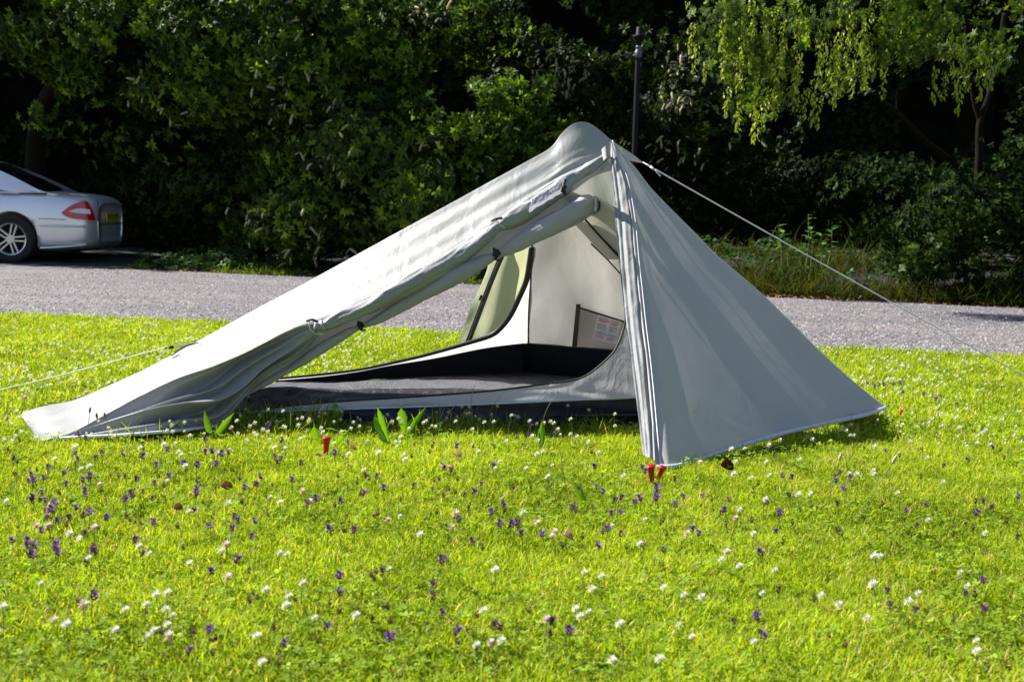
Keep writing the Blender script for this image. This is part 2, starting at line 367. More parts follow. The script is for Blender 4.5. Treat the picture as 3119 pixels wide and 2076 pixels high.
# triangular surface: rows from the zip edge to the right edge, collapsing at B / top
rows = []
for j in range(10):
    f = j/9
    top = PK.lerp(PK, 0)
    row = []
    for i in range(10):
        s = i/9                          # 0 at the peak, 1 at the hem
        l = zip_[i]; r = edge[i]
        row.append((l, r))
    rows.append(row)
hc_ = cm(hem2, 90)
def endpanel():
    n, m = 90, 70; ze = cm(zip_, n); ed = cm(edge, n); V = []; F = []
    for i in range(n):
        s = i/(n-1)
        for j in range(m):
            t = j/(m-1)
            # straight chord from zip to edge, bottom rows bend to follow the hem
            c = ze[i].lerp(ed[i], t)
            h = hc_[round(t*89)]; ch = ze[-1].lerp(ed[-1], t); c = c+(h-ch)*s**3
            V.append(c)
    V2 = []
    for i in range(n):
        for j in range(m):
            a = V[min(i+1, n-1)*m+j]-V[max(i-1, 0)*m+j]; b = V[i*m+min(j+1, m-1)]-V[i*m+max(j-1, 0)]
            nn = a.cross(b); nn.normalize() if nn.length > 1e-9 else None
            if nn.dot(CAM-V[i*m+j]) < 0: nn = -nn
            s, t = i/(n-1), j/(m-1); env = min(1, t*7)*min(1, (1-t)*9)*min(1, s*5)*min(1, (1-s)*7)
            d = -.012*math.sin(PI*t)*math.sin(PI*s)
            # tension folds running beside the right edge towards B
            w3 = math.sin((t*(1.05-.25*s))*62+1.2*math.sin(s*4))
            d += env*.0035*max(-.2, w3)**3*gs(t, .82, .16)*min(1, s*2)
            d += env*.0030*max(-.3, math.sin(t*40-s*9+1))**3*gs(t-.2-.5*s, 0, .12)
            d += env*.004*math.sin(t*46+4*s)*gs(t, .10, .12)*gs(s, .72, .3)
            d += env*.006*gs(t-.10-.30*s, 0, .035)*(1-s)*1.2
            d += env*.004*noise.noise((s*4, t*7, 6))
            V2.append(V[i*m+j]+nn*d)
    for i in range(n-1):
        for j in range(m-1): F.append((i*m+j, i*m+j+1, (i+1)*m+j+1, (i+1)*m+j))
    return mk('end_panel', V2, F, FLYEND, T)
endpanel()
tube('hem', [q+Vector((0, -.004, 0)) for q in hem2], .0095, HEM, T, 6, samples=70, flat=.5)
tube('edge_seam', [q+Vector((.002, -.002, 0)) for q in edge], .0028, HEM, T, 6, samples=70)
tube('zip_seam', [q+Vector((0, -.006, 0)) for q in zip_], .004, FLYEND, T, 6, samples=60)
tube('zip_seam', [q+Vector((.012, -.004, 0)) for q in zip_[1:]], .002, HEM, T, 6, samples=60)
# rear half of the head end (hidden side)
RC = Vector((.30, 6.35, .01))
loft('rear_end_panel', [[q+Vector((-.004, .004, -.002)) for q in edge], [PK.lerp(RC, k/9) for k in range(10)]], 40, 12, FLYEND, T)
# pleated strip hanging beside the zip
sl_ = [(1861, 431), (1861, 483), (1867, 572), (1875, 672), (1884, 770), (1893, 860), (1904, 964), (1920, 1077), (1943, 1262), (1959, 1383)]
left = [P(u, v, PK.y+(A.y-PK.y)*((v-427)/(1419-427))+.00) for u, v in sl_]
zr = zip_[:-1]+[P(1994, 1398, A.y)]
mid = [a.lerp(b, .5)+Vector((-.005, -.012, 0)) for a, b in zip(left, zr)]
def stripd(s, t):
    return (.0045*math.sin(t*9+s*3)+.002*math.sin(t*21+s*6))*min(1, s*5)*min(1, (1-t)*6)+.005*noise.noise((s*12, t*3, 7))*min(1, s*5)+.0025*noise.noise((s*30, t*4, 2))*min(1, s*5)
loft('door_strip', [left, mid, [q+Vector((0, -.008, 0)) for q in zr]], 150, 34, STRIP, T, stripd)
tube('corner_strap', [P(1999, 1415, A.y), P(2006, 1428, A.y-.005), P(2004, 1452, A.y-.01)], .006, TAPE, T, 8, samples=8)
# peak patch and guy tab
loft('peak_patch', [[P(1832, 456, 4.985), P(1846, 440, 4.99), P(1860, 428, 5.02)], [P(1838, 490, 4.955), P(1850, 478, 4.96), P(1859, 470, 4.99)]], 12, 8, FLY, T)
TE = P(1957, 494, 5.25)
loft('guy_tab', [[P(1862, 427, 5.08), P(1900, 452, 5.15), P(1930, 472, 5.2), TE], [P(1866, 432, 5.08), P(1895, 480, 5.12), P(1925, 491, 5.18), TE+Vector((0, 0, -.004))]], 20, 8, STRIP, T)
# guy lines
GE = G(3400, 1298, .02)
K = TE.lerp(GE, .03)
tube('guy_line', [TE, TE.lerp(GE, .5)+Vector((0, 0, -.006)), GE], .0027, CORD, T, 6, samples=24)
tube('guy_slider', [P(1975, 503, 5.25), P(1985, 510, 5.25)], .0055, TAPE, T, 7)
tube('guy_knot', [P(1981, 507, 5.23), P(1988, 513, 5.22), P(1995, 517, 5.22)], .0045, CORD, T, 7)
tube('guy_loose_end', [P(1992, 514, 5.22), P(2003, 527, 5.215), P(2012, 537, 5.215)], .0032, CORD, T, 6)
GL = G(-140, 1220, .02); LT = P(612, 1043, 4.83)
tube('guy_line', [P(520, 1059, 4.80), P(480, 1064, 4.81), P(480, 1064, 4.81).lerp(GL, .5)+Vector((0, 0, -.005)), GL], .0022, CORD, T, 6, samples=24)
tube('guy_slider', [P(503, 1061, 4.79), P(528, 1056, 4.79)], .0065, TAPE, T, 8)
tube('guy_loop', [P(515, 1060, 4.78), P(500, 1070, 4.775), P(492, 1083, 4.775), P(475, 1087, 4.775)], .0018, CORD, T, 5, samples=12)
loft('guy_tab', [[P(615, 1040, 4.80), P(570, 1046, 4.79), P(528, 1055, 4.79)], [P(612, 1043, 4.79), P(575, 1053, 4.785), P(540, 1060, 4.785)]], 14, 5, FLY, T)
loft('tab_gap', [[P(615, 1041, 4.785), P(580, 1046, 4.78), P(548, 1060, 4.775), P(520, 1084, 4.77)], [P(613, 1042, 4.783), P(590, 1049, 4.778), P(560, 1060, 4.773), P(524, 1084, 4.769)]], 20, 5, DTAPE, T)  # dark strip below the guy tab

# ---- inner tent
I = empty('inner_tent', base); par(I, T); I.location = base; I.matrix_parent_inverse = Matrix.Translation(base).inverted()
def ipar(o):
    o.parent = I; o.matrix_parent_inverse = Matrix.Translation(base).inverted(); return o
c0 = Vector((-1.0, 4.64, .05)); c1 = Vector((.48, 4.78, .05)); ip = Vector((.40, 5.02, 1.05))
NF = (c1-c0).cross(ip-c0).normalized()
def FW(u, v, off=0): return PL(u, v, c0, NF, off)
f0 = Vector((-1.0, 5.4, .05)); C = G(1600, 1133, .05)
NB = (C-f0).cross(ip-f0).normalized()
def BW(u, v, off=0): return PL(u, v, f0, NB, off)
D = Vector((1.12, 5.30, .05)); TS = BW(1618, 745)
NH = (D-C).cross(TS-C).normalized()
def HW(u, v, off=0): return PL(u, v, C, NH, off)
# far wall
pip = [(1619, 752), (1614, 800), (1603, 855), (1582, 905), (1556, 958), (1528, 995), (1497, 1020), (1440, 1040), (1300, 1080), (1180, 1108), (1090, 1126), (980, 1140), (850, 1152)]
wt = [(1622, 752), (1622, 800), (1617, 860), (1613, 920), (1608, 980), (1603, 1020), (1595, 1046), (1480, 1060), (1330, 1090), (1200, 1111), (1090, 1132), (980, 1147), (850, 1158)]
ipar(loft('rear_wall', [[BW(*q) for q in pip], [BW(*q) for q in wt]], 80, 12, INWHITE, None, lambda s, t: .006*noise.noise((s*8, t*3, 2))))
ipar(tube('door_zip', [BW(*q, .006) for q in pip], [.011, .014, .013, .013, .013, .013, .012, .010, .008, .007, .006, .006, .005], TAPE, None, 8, samples=80))
mt = [(1600, 1046), (1480, 1061), (1330, 1091), (1200, 1112), (1090, 1133), (980, 1148), (840, 1160)]
mb = [(1612, 1140), (1480, 1144), (1330, 1150), (1200, 1152), (1090, 1158), (980, 1163), (840, 1170)]
ipar(loft('mesh_band', [[BW(*q) for q in mt], [BW(*q) for q in mb]], 50, 8, MESHD, None, lambda s, t: .006*noise.noise((s*8, t*3, 5))))
ipar(tube('mesh_piping', [BW(*q, .004) for q in mt], .003, TAPE, None, 6, samples=50))
cq = [(1588, 1046), (1592, 1090), (1594, 1132)]; cr_ = [(1617, 1046), (1619, 1090), (1620, 1134)]
ipar(loft('corner_tape', [[BW(*q, .006) for q in cq], [HW(*q, .006) for q in cr_]], 12, 5, TAPE))
ipar(tube('corner_seam', [HW(u, v, .004) for u, v in ((1622, 740), (1618, 850), (1611, 950), (1608, 1046))], .003, INLILAC, None, 6, samples=30))
ipar(tube('corner_seam', [HW(u, v, .004) for u, v in ((1610, 1046), (1610, 960), (1617, 850), (1621, 745))], .004, DTAPE, None, 6, samples=30))
# head wall
ht = [(1618, 690), (1680, 640), (1750, 580), (1815, 535), (1862, 520)]
hbm = [(1606, 1046), (1690, 1052), (1780, 1059), (1870, 1066), (1960, 1074)]
ipar(loft('head_wall', [[HW(*q) for q in ht], [HW((a[0]+b[0])/2, (a[1]+b[1])/2) for a, b in zip(ht, hbm)], [HW(*q) for q in hbm]], 60, 40, INNER, None,
     lambda s, t: .014*math.sin(s*9-t*5)*math.sin(PI*t)*(.3+s)+.008*noise.noise((s*4, t*4, 1))))
hb2 = [(1612, 1142), (1690, 1160), (1780, 1180), (1870, 1198), (1960, 1210)]
ipar(loft('mesh_band', [[HW(*q, .004) for q in hbm], [HW(*q, .004) for q in hb2]], 40, 8, MESHD))
ipar(tube('mesh_piping', [HW(*q, .008) for q in hbm], .004, TAPE, None, 6, samples=40))
# pocket with label
PO = ipar(loft('pocket', [[HW(u, v, .03) for u, v in ((1760, 934), (1810, 952), (1860, 968), (1903, 980))], [HW(u, v, .02) for u, v in ((1750, 1054), (1790, 1058), (1830, 1062), (1872, 1066))]], 16, 8, MESHG))
def quadp(name, pts, fn, off, mat, thick=None):
    V = [fn(u, v, off) for u, v in pts]; return ipar(mk(name, V, [(0, 1, 2, 3)], mat, smooth=False))
quadp('pocket_tape', [(1755, 928), (1768, 932), (1757, 1057), (1742, 1054)], HW, .036, DTAPE)
quadp('pocket_tape', [(1755, 926), (1768, 926), (1768, 938), (1754, 936)], HW, .042, TAPE)
quadp('pocket_tape', [(1766, 934), (1905, 978), (1904, 984), (1768, 941)], HW, .038, TAPE)
LAB = mat_plain('care_label_white', (.62, .60, .64), .7); LRED = mat_plain('label_red_print', (.55, .18, .22), .7); LGR = mat_plain('label_grey_print', (.38, .35, .42), .7)
LB = quadp('care_label', [(1822, 958), (1893, 979), (1877, 1049), (1804, 1030)], HW, .044, LAB)
V = []; F = []; mi = []
for k in range(17):
    f0_ = .08+k*.052; 
    if k in (4, 10): continue
    for (a, b) in ((.06, .5+random.uniform(-.1, .1)), (.56, .93-random.uniform(0, .12))):
        def q_(x, y):
            p = Vector((1822, 958)).lerp(Vector((1893, 979)), x); r = Vector((1804, 1030)).lerp(Vector((1877, 1049)), x); s_ = p.lerp(r, y); return HW(s_.x, s_.y, .0465)
        n = len(V); V += [q_(a, f0_), q_(b, f0_), q_(b, f0_+.02), q_(a, f0_+.02)]; F.append((n, n+1, n+2, n+3)); mi.append(0 if k < 4 or k % 5 == 0 else 1)
ipar(mk('label_print', V, F, None, smooth=False, mats=[LRED, LGR], midx=mi))
# roof vent mesh and tape above the door
ipar(mk('vent_panel', [P(u, v, 5.0+(v-600)*.0003) for u, v in ((1775, 668), (1805, 560), (1850, 540), (1885, 640), (1900, 830), (1884, 786))], [(0, 1, 2, 3, 4, 5)], MESHL, smooth=False))
ipar(mk('vent_tape', [P(u, v, 4.99+(v-600)*.0003) for u, v in ((1752, 684), (1778, 662), (1892, 786), (1892, 790), (1848, 790))], [(0, 1, 2, 3, 4)], MESHG, smooth=False))
ipar(tube('vent_binding', [P(1778, 663, 4.98), P(1830, 722, 4.99), P(1890, 785, 5.01)], .004, TAPE, None, 6))
ipar(tube('vent_binding', [HW(1800, 742, .03), HW(1850, 790, .03), HW(1892, 836, .03)], .003, DTAPE, None, 6))
# front wall, from the peak down past the door curve and left along the ground
dc = [(1812, 556), (1846, 606), (1872, 650), (1884, 740), (1896, 840), (1903, 920), (1905, 970), (1897, 1010), (1880, 1052), (1858, 1084), (1800, 1134), (1750, 1156), (1650, 1171), (1500, 1189), (1300, 1205), (1000, 1224), (720, 1252)]
oc = [(1850, 486), (1895, 560), (1915, 640), (1930, 740), (1942, 840), (1952, 920), (1960, 1000), (1966, 1080), (1966, 1150), (1960, 1208), (1860, 1214), (1790, 1216), (1700, 1220), (1500, 1229), (1300, 1237), (1000, 1247), (720, 1257)]
ipar(loft('front_wall', [[FW(*q) for q in dc], [FW(*q) for q in oc]], 120, 14, INLILAC, None, lambda s, t: .006*noise.noise((s*14, t*3, 5))+.004*math.sin(s*60+t*9)*t*(s > .55)))
ipar(tube('door_zip', [FW(*q, .004) for q in dc], .0038, TAPE, None, 7, samples=110))
ipar(tube('floor_seam', [FW(*q, .006) for q in oc[9:]], .004, HEM, None, 6, samples=60))
nb = [(1962, 1212), (1800, 1216), (1613, 1226), (1425, 1235), (1189, 1243), (1000, 1248), (720, 1258), (660, 1262)]
ipar(loft('bathtub_side', [[FW(*q) for q in nb], [G(u, v, .002)+Vector((0, .03, 0)) for u, v in ((1962, 1300), (1800, 1300), (1613, 1301), (1425, 1302), (1189, 1300), (1000, 1295), (720, 1285), (660, 1280))]], 90, 12, NAVY, None,
     lambda s, t: .010*math.sin(t*4+s*11)*math.sin(PI*t)+.006*noise.noise((s*20, t*3, 5))))
# floor
fl = [[f0, C.lerp(f0, .5), C, D], [c0.lerp(f0, .5)+Vector((-.1, 0, -.0)), Vector((-.2, 5.2, .06)), Vector((.3, 5.4, .05)), D], [c0+Vector((0, .02, -.01)), Vector((-.25, 4.75, .03)), c1, Vector((1.05, 5.0, .03))]]
ipar(loft('tent_floor', fl, 60, 50, FLOOR, None, lambda s, t: .016*noise.noise((s*6, t*5, 3))+.012*math.sin(t*7+s)*math.sin(PI*t)+.006*noise.noise((s*25, t*18, 3))))
ft = [Vector((-1.0, 4.64, .05)), Vector((-1.55, 4.5, .05)), Vector((-1.6, 4.85, .05)), Vector((-1.0, 5.4, .05))]
ipar(mk('floor_foot', ft, [(0, 1, 2, 3)], NAVY, smooth=False))
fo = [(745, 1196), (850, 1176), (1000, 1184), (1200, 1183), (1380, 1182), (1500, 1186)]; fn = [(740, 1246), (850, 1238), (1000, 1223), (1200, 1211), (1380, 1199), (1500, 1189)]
DKF = mat_fabric('dark_brown_inner_side', (.022, .018, .020), (.02, .02, .02), .03, .5, .4, .6, 14)  # dark brown sheet over the near left part of the floor
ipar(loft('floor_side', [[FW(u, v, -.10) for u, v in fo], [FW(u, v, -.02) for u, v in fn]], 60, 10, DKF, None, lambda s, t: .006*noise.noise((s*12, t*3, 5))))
# dark lump of folded fabric lying in the head corner
# beige canopy strip under the outer roll
st = [(735, 1206), (820, 1125), (930, 1020), (1200, 900), (1400, 780), (1600, 640), (1750, 540), (1856, 474)]
sb = [(748, 1208), (870, 1130), (1000, 1052), (1150, 968), (1400, 836), (1620, 712), (1790, 616), (1820, 560)]
ipar(loft('canopy', [[FW(*q) for q in st], [FW(*q, .01) for q in sb]], 100, 14, INNER, None, lambda s, t: .005*noise.noise((s*9, t*3, 5))+.003*math.sin(t*14+s*20)*s))
ir = [(742, 1207, 2), (800, 1172, 9), (880, 1124, 13), (970, 1066, 20), (1050, 1018, 17), (1100, 994, 8), (1160, 968, 17), (1283, 893, 29), (1400, 832, 33), (1468, 798, 24), (1512, 777, 12), (1560, 752, 24), (1640, 706, 37), (1720, 664, 43), (1785, 628, 42), (1817, 608, 36)]
ipar(tube('rolled_inner_door', [FW(u, v, .06) for u, v, r in ir], [r*.82*4.85/FPX for u, v, r in ir], INROLL, None, 32, samples=130,
     disp=lambda s, a: .07*math.sin(2*a+s*20)+.14*noise.noise((s*16, math.cos(a)*1.8, math.sin(a)*1.8))+.12*(.5-abs(noise.noise((s*34+a, math.cos(a)*2.4, math.sin(a)*2.4)))*2)))
for (u, v, r) in ((1100, 993, 11), (1513, 776, 16)):
    ipar(tube('roll_strap', [FW(u-8, v-7, .06), FW(u+6, v+6, .06)], [r*4.85/FPX, r*4.85/FPX], TAPE, None, 16, cap=False))
    ipar(tube('strap_end', [FW(u-2, v-r+2, .075), FW(u-10, v-r-3, .08), FW(u-2, v+r-2, .08), FW(u+14, v+r+1, .075)], .0035, TAPE, None, 6, samples=14))
ipar(tube('zip_edge', [FW(1813, 562, .09), FW(1822, 590, .10), FW(1826, 620, .10), FW(1822, 640, .10), FW(1808, 648, .10)], .0035, TAPE, None, 6, samples=16))
ipar(tube('zip_edge', [FW(1806, 572, .10), FW(1814, 600, .11), FW(1815, 630, .11), FW(1812, 645, .11)], .006, FLYEND, None, 6, samples=16))
ipar(tube('zip_slider', [FW(1812, 552, .11), FW(1811, 560, .12), FW(1806, 574, .12)], .006, STEEL, None, 6))
# olive rear flap seen through both doors
def RF(u, v, Y=6.15): return P(u, v, Y)
ol = [(1500, 740), (1480, 830), (1440, 920), (1398, 1040), (1375, 1110)]
olr = [(1640, 690), (1650, 800), (1650, 900), (1640, 1000), (1620, 1100)]
par(loft('rear_flap', [[RF(u, v, 6.18) for u, v in ol], [RF((a[0]+b[0])/2, (a[1]+b[1])/2, 6.10) for a, b in zip(ol, olr)], [RF(u, v, 6.30) for u, v in olr]], 50, 40, FLYBACK, None,
     lambda s, t: .014*math.sin(t*9-s*3.5)*math.sin(PI*t)*(.3+s)+.008*noise.noise((s*6, t*6, 2))), T)
tube('rear_flap_tape', [RF(u, v, 6.10) for u, v in ((1534, 770), (1500, 850), (1462, 950), (1426, 1045), (1410, 1090))], [.011]*5, DTAPE, T, 6, samples=20, flat=.3)
tube('rear_flap_tape', [RF(u, v, 6.09) for u, v in ((1524, 772), (1492, 850), (1454, 950), (1418, 1045), (1402, 1090))], [.004]*5, TAPE, T, 6, samples=20, flat=.3)
mk('rear_flap_patch', [RF(u, v, 6.10) for u, v in ((1463, 898), (1479, 900), (1474, 916), (1457, 914))], [(0, 1, 2, 3)], TAPE, T, smooth=False)
mk('pole', *tubeVF([Vector((.56, 5.12, 0)), Vector((.415, 5.07, 1.09))], [.005, .005], 8), STEEL, T)

# ------------------------------------------------------------ pegs
def peg(u, v, z, tilt, s, mat, label):
    g = G(u, v); r = empty('tent_peg', g); tag(r, label, 'tent peg')
    Rm = Matrix.Rotation(tilt[0], 3, 'Y') @ Matrix.Rotation(tilt[1], 3, 'X')
    prof = [(.0075, -.005), (.0075, .004), (.0085, .02), (.0105, .034), (.0118, .040), (.0118, .0435), (.010, .045), (0.0, .0455)]
    V = []; F = []; n = 20
    for r_, z_ in prof:
        for k in range(n): V.append(g+Rm @ (Vector((r_*math.cos(2*PI*k/n), r_*math.sin(2*PI*k/n), z_))*s)+Vector((0, 0, z)))
    for i in range(len(prof)-1):
        for k in range(n): F.append((i*n+k, i*n+(k+1) % n, (i+1)*n+(k+1) % n, (i+1)*n+k))
    mk('peg_head', V, F, mat, r)
    mk('peg_shaft', *tubeVF([g+Rm @ Vector((0, 0, -.10))+Vector((0, 0, z)), g+Rm @ Vector((0, 0, .0))+Vector((0, 0, z))], [.003, .0035], 8), STEEL, r)
peg(992, 1394, .018, (.05, 0), 1.15, RED, 'single upright red peg standing in the grass near the clump of broad leaves')
peg(1984, 1478, .018, (-.12, .25), 1.1, RED, 'larger red peg on the left of the pair at the near tent corner')
peg(2004, 1472, .018, (.30, .35), .95, RED, 'red peg tilted to the right at the near tent corner, holding the black strap')
peg(2740, 1274, .015, (.2, .2), .75, ORANGE, 'small orange peg in the grass beyond the pointed right corner of the tent')

# ------------------------------------------------------------ leaves: templates and generators
LT_V = np.array([(0, 0, 0), (-.17, .3, .05), (.17, .3, .05), (0, .3, 0), (-.16, .65, .01), (.16, .65, .01), (0, .65, -.04), (0, 1, -.14)])
LT_F = np.array([(0, 3, 1), (0, 2, 3), (1, 3, 6), (1, 6, 4), (3, 2, 6), (2, 5, 6), (4, 6, 7), (6, 5, 7)])
LS_V = np.array([(0, 0, 0), (-.28, .45, .06), (.28, .45, .06), (0, 1, -.06)]); LS_F = np.array([(0, 2, 3), (0, 3, 1)])
def rotz(a): c, s = math.cos(a), math.sin(a); return np.array([[c, -s, 0], [s, c, 0], [0, 0, 1]])
def rotx(a): c, s = math.cos(a), math.sin(a); return np.array([[1, 0, 0], [0, c, -s], [0, s, c]])
def sprig(n, tilt, jit, V0=LT_V, F0=LT_F, seed=0, axial=.5, wid=1.0):
    """whorl of n leaves round the local +Y shoot"""
    r = np.random.default_rng(seed); Vs = []; Fs = []; o = 0
    for k in range(n):
        a = 2*PI*k/n+r.normal()*.3; t = tilt+r.normal()*jit; L = .75+.4*r.random()
        v = V0*np.array([wid, 1, 1])*L
        v = v@rotx(-t+0).T                     # lean away from shoot
        Ry = np.array([[math.cos(a), 0, math.sin(a)], [0, 1, 0], [-math.sin(a), 0, math.cos(a)]])
        v = v@Ry.T; v[:, 1] += axial*(k/n-.5)
        Vs.append(v); Fs.append(F0+o); o += len(v)
    return np.concatenate(Vs), np.concatenate(Fs)
def shell(blobs, n, seed, depth=.5, thresh=-.15, fs=1.6, front=True, bottom=-.9):
    """points and outward normals on the lumpy shells of ellipsoids; noise thins the leaves out in places.
    blob: (centre, rx, ry, rz, weight)"""
    r = np.random.default_rng(seed); w_ = np.array([b[4]*b[1]*b[3] for b in blobs]); w_ /= w_.sum(); P_ = []; N_ = []
    ks = r.choice(len(blobs), n*3, p=w_)
    for k in ks:
        c, rx, ry, rz, _ = blobs[k]; d = r.normal(size=3); d /= np.linalg.norm(d)
        if front and d[1] > .25: d[1] = -d[1]
        if d[2] < bottom: continue
        q = 1-depth*r.random()**1.3
        p = np.array(c)+d*np.array([rx, ry, rz])*q
        nz = noise.noise(Vector((p[0]*fs, p[1]*fs*.5, p[2]*fs+seed)))+.5*noise.noise(Vector((p[0]*fs*2.7, p[1], p[2]*fs*2.7-seed)))
        if nz < thresh: continue
        p = p+d*.42*nz*min(1, rz)+r.normal(size=3)*.05
        if p[2] < .02: continue
        P_.append(p); N_.append(d)
        if len(P_) >= n: break
    return np.array(P_), np.array(N_)
def leafcol(n, c1, c2, r, p_pow=1.0):
    t = r.random((n, 1))**p_pow; v = .7+.5*r.random((n, 1)); v = np.where(r.random((n, 1)) < .16*(p_pow > 1), v*1.75, v); return (np.array(c1)*(1-t)+np.array(c2)*t)*v
LAUREL = mat_leafy('laurel_leaf', .55, .32, .2); DARKLEAF = mat_leafy('dark_evergreen_leaf', .75, .15, .06)
LIME = mat_leafy('sunlit_maple_leaf', .5, .45, .3, (1.2, 1.25, .45)); GRASSM = mat_leafy('grass_blade', .6, .5, .12, (1.25, 1.25, .2))
FLOWERM = mat_leafy('flower_petals', .7, .25, .2, (1, 1, 1)); DRYM = mat_leafy('dry_leaf', .8, .2, .1, (1.2, .9, .6))
def foliage(name, pts, nrm, seed, size, c1, c2, mat, parent=None, droop=.35, templ=None, jit=.6, out=1.0, ppow=1.0):
    r = np.random.default_rng(seed); n = len(pts)
    ts = templ or [sprig(7, 1.15, .22, seed=s) for s in (1, 2, 3)]
    parts = []; sel = r.integers(0, len(ts), n)
    for k, (tv, tf) in enumerate(ts):
        m = sel == k; q = m.sum()
        if not q: continue
        d = nrm[m]*out+r.normal(size=(q, 3))*jit*.5; d[:, 2] -= droop
        parts.append(scatter(tv, tf, pts[m], frames(d, spin=r.random(q)*6.28), size*(.7+.6*r.random(q)), leafcol(q, c1, c2, r, ppow)))
    V, F, C = join(parts); return bigmesh(name, V, F, mat, C, parent=parent)
def blob(u, v, Y, ru, rv, ry=.8, wt=1.0):
    c = P(u, v, Y); return (tuple(c), ru*Y/FPX, ry, rv*Y/FPX, wt)

# ---- evergreen hedge closing the view, shade of its depths put into near-black colours
def hedge_row():
    r = np.random.default_rng(3); root = empty('evergreen_hedge', (0, 23, 0))
    tag(root, 'tall dark evergreen hedge running behind all the other shrubs', 'hedge')
    V = []; F = []; nx, nz = 160, 34
    for i in range(nx):
        for j in range(nz):
            x = -22+44*i/(nx-1); z = 7.5*j/(nz-1)
            V.append((x, 22.6+.5*noise.noise((x*.7, z*.7, 1))+.25*noise.noise((x*2, z*2, 3))+(.6 if j == nz-1 else 0), z))
    for i in range(nx-1):
        for j in range(nz-1): F.append((i*nz+j, (i+1)*nz+j, (i+1)*nz+j+1, i*nz+j+1))
    n0 = len(V)
    for x, z in ((-22, 0), (22, 0), (22, 7.5), (-22, 7.5)): V.append((x, 25, z))
    F += [(n0, n0+3, n0+2, n0+1)]
    mk('hedge_mass', V, F, mat_plain('dense_dark_twigs', (.006, .007, .004), 1, 0, 0, .5, 3), root)
    n = 26000; p = np.stack([r.uniform(-15, 15, n), np.full(n, 22.0), r.uniform(0, 6.5, n)], 1)
    keep = np.array([noise.noise(Vector((a[0]*.9, 0, a[2]*.9))) > -.05 for a in p]); p = p[keep]
    p[:, 1] = [22.3+.5*noise.noise((a[0]*.7, a[2]*.7, 1))-.3*random.random() for a in p]
    nn = np.tile([0, -1., .3], (len(p), 1))
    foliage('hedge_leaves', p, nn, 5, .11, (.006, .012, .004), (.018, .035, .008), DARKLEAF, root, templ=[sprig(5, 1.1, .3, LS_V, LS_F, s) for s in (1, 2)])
hedge_row()

def raceme_template():
    V = []; F = []; C = []
    pts = [Vector((0, 0, 0)), Vector((.01, .18, .02)), Vector((.02, .4, .03)), Vector((.0, .65, .0)), Vector((.01, .85, -.03)), Vector((.03, 1, -.07))]
    v, f = tubeVF(pts, [.03, .12, .10, .13, .09, .02], 6); return v, f
def racemes(parent, pts, nrm, n, seed, size=.12, col=(.46, .42, .24)):
    """pale flower spikes: each one a child mesh sharing one mesh"""
    r = np.random.default_rng(seed); v, f = raceme_template(); me = None
    if len(pts) > 400:
        msk = np.array([noise.noise(Vector((a[0]*.9, 2.0+seed, a[2]*.9))) > .02 for a in pts])
        if msk.sum() > 300: pts, nrm = pts[msk], nrm[msk]
        i2 = r.choice(len(pts), 150, replace=False); q = len(i2)
        d = np.stack([r.normal(size=q)*.6-.3, -.4+r.normal(size=q)*.4, -.75+.5*r.normal(size=q)], 1)
        V_, F_, C_ = scatter(np.array([tuple(a) for a in v]), np.array([a for a in f]), pts[i2]+nrm[i2]*.06, frames(d), size*(.5+.7*r.random(q)), np.array(col)*(.5+.7*r.random((q, 1))))
        b2 = bigmesh('flower_spikes', V_, F_, DRYM, C_, parent=parent); b2['kind'] = 'stuff'
    idx = r.choice(len(pts), min(n, len(pts)), replace=False)
    for k in idx:
        d = np.array([r.normal()*.6-.3, -.4+r.normal()*.4, -.75+.5*r.normal()])
        M = frames(d[None])[0]; s = size*(.6+.8*r.random())
        if me is None:
            o = mk('flower_spike', v, f, DRYM, None); me = o.data
            cc = np.tile(np.array(col), (len(v), 1))*(.7+.6*r.random((len(v), 1))); setcol(me, cc)
        else:
            o = bpy.data.objects.new('flower_spike', me); COL.objects.link(o)
        mw = Matrix([list(M[i]*s*(1.0 if 1 else 1))+[pts[k][i]+nrm[k][i]*.06] for i in range(3)]+[[0, 0, 0, 1]])
        o.parent = parent; o.matrix_basis = Matrix.Translation(-Vector(parent.location)) @ mw
def trunk(name, pts, rad, parent, mat=None, seg=10):
    return tube(name, pts, rad, mat or BARK, parent, seg, samples=len(pts)*6, disp=lambda s, a: .10*noise.noise((s*14, math.cos(a)*2, math.sin(a)*2)))

def shrub(name, label, cat, blobs, n, seed, size, c1, c2, spikes=0, th=-.15, mat=None, tr=None, fs=1.6, group=None, droop=.35, depth=.3, templ=None, spikepts=None, bottom=-.9, ppow=1.0):
    c = Vector(blobs[0][0]); root = empty(name, (c.x, c.y, 0)); tag(root, label, cat, group)
    p, nn = shell(blobs, n, seed, depth, th, fs, bottom=bottom)
    foliage('leaves', p, nn, seed, size, c1, c2, mat or LAUREL, root, droop, templ, ppow=ppow if ppow != 1 else 2.1)
    if spikes:
        rr = np.random.default_rng(seed+50); fr_ = p[:, 1] < np.median(p[:, 1])
        racemes(root, p[fr_], nn[fr_], spikes, seed+1)
    for t in (tr or []): trunk('trunk', *t, root)
    return root, p, nn
G1, G2 = (.010, .028, .003), (.17, .27, .018); GD1, GD2 = (.005, .014, .002), (.045, .080, .008)  # GD pair: darker greens with the shade put into the colour
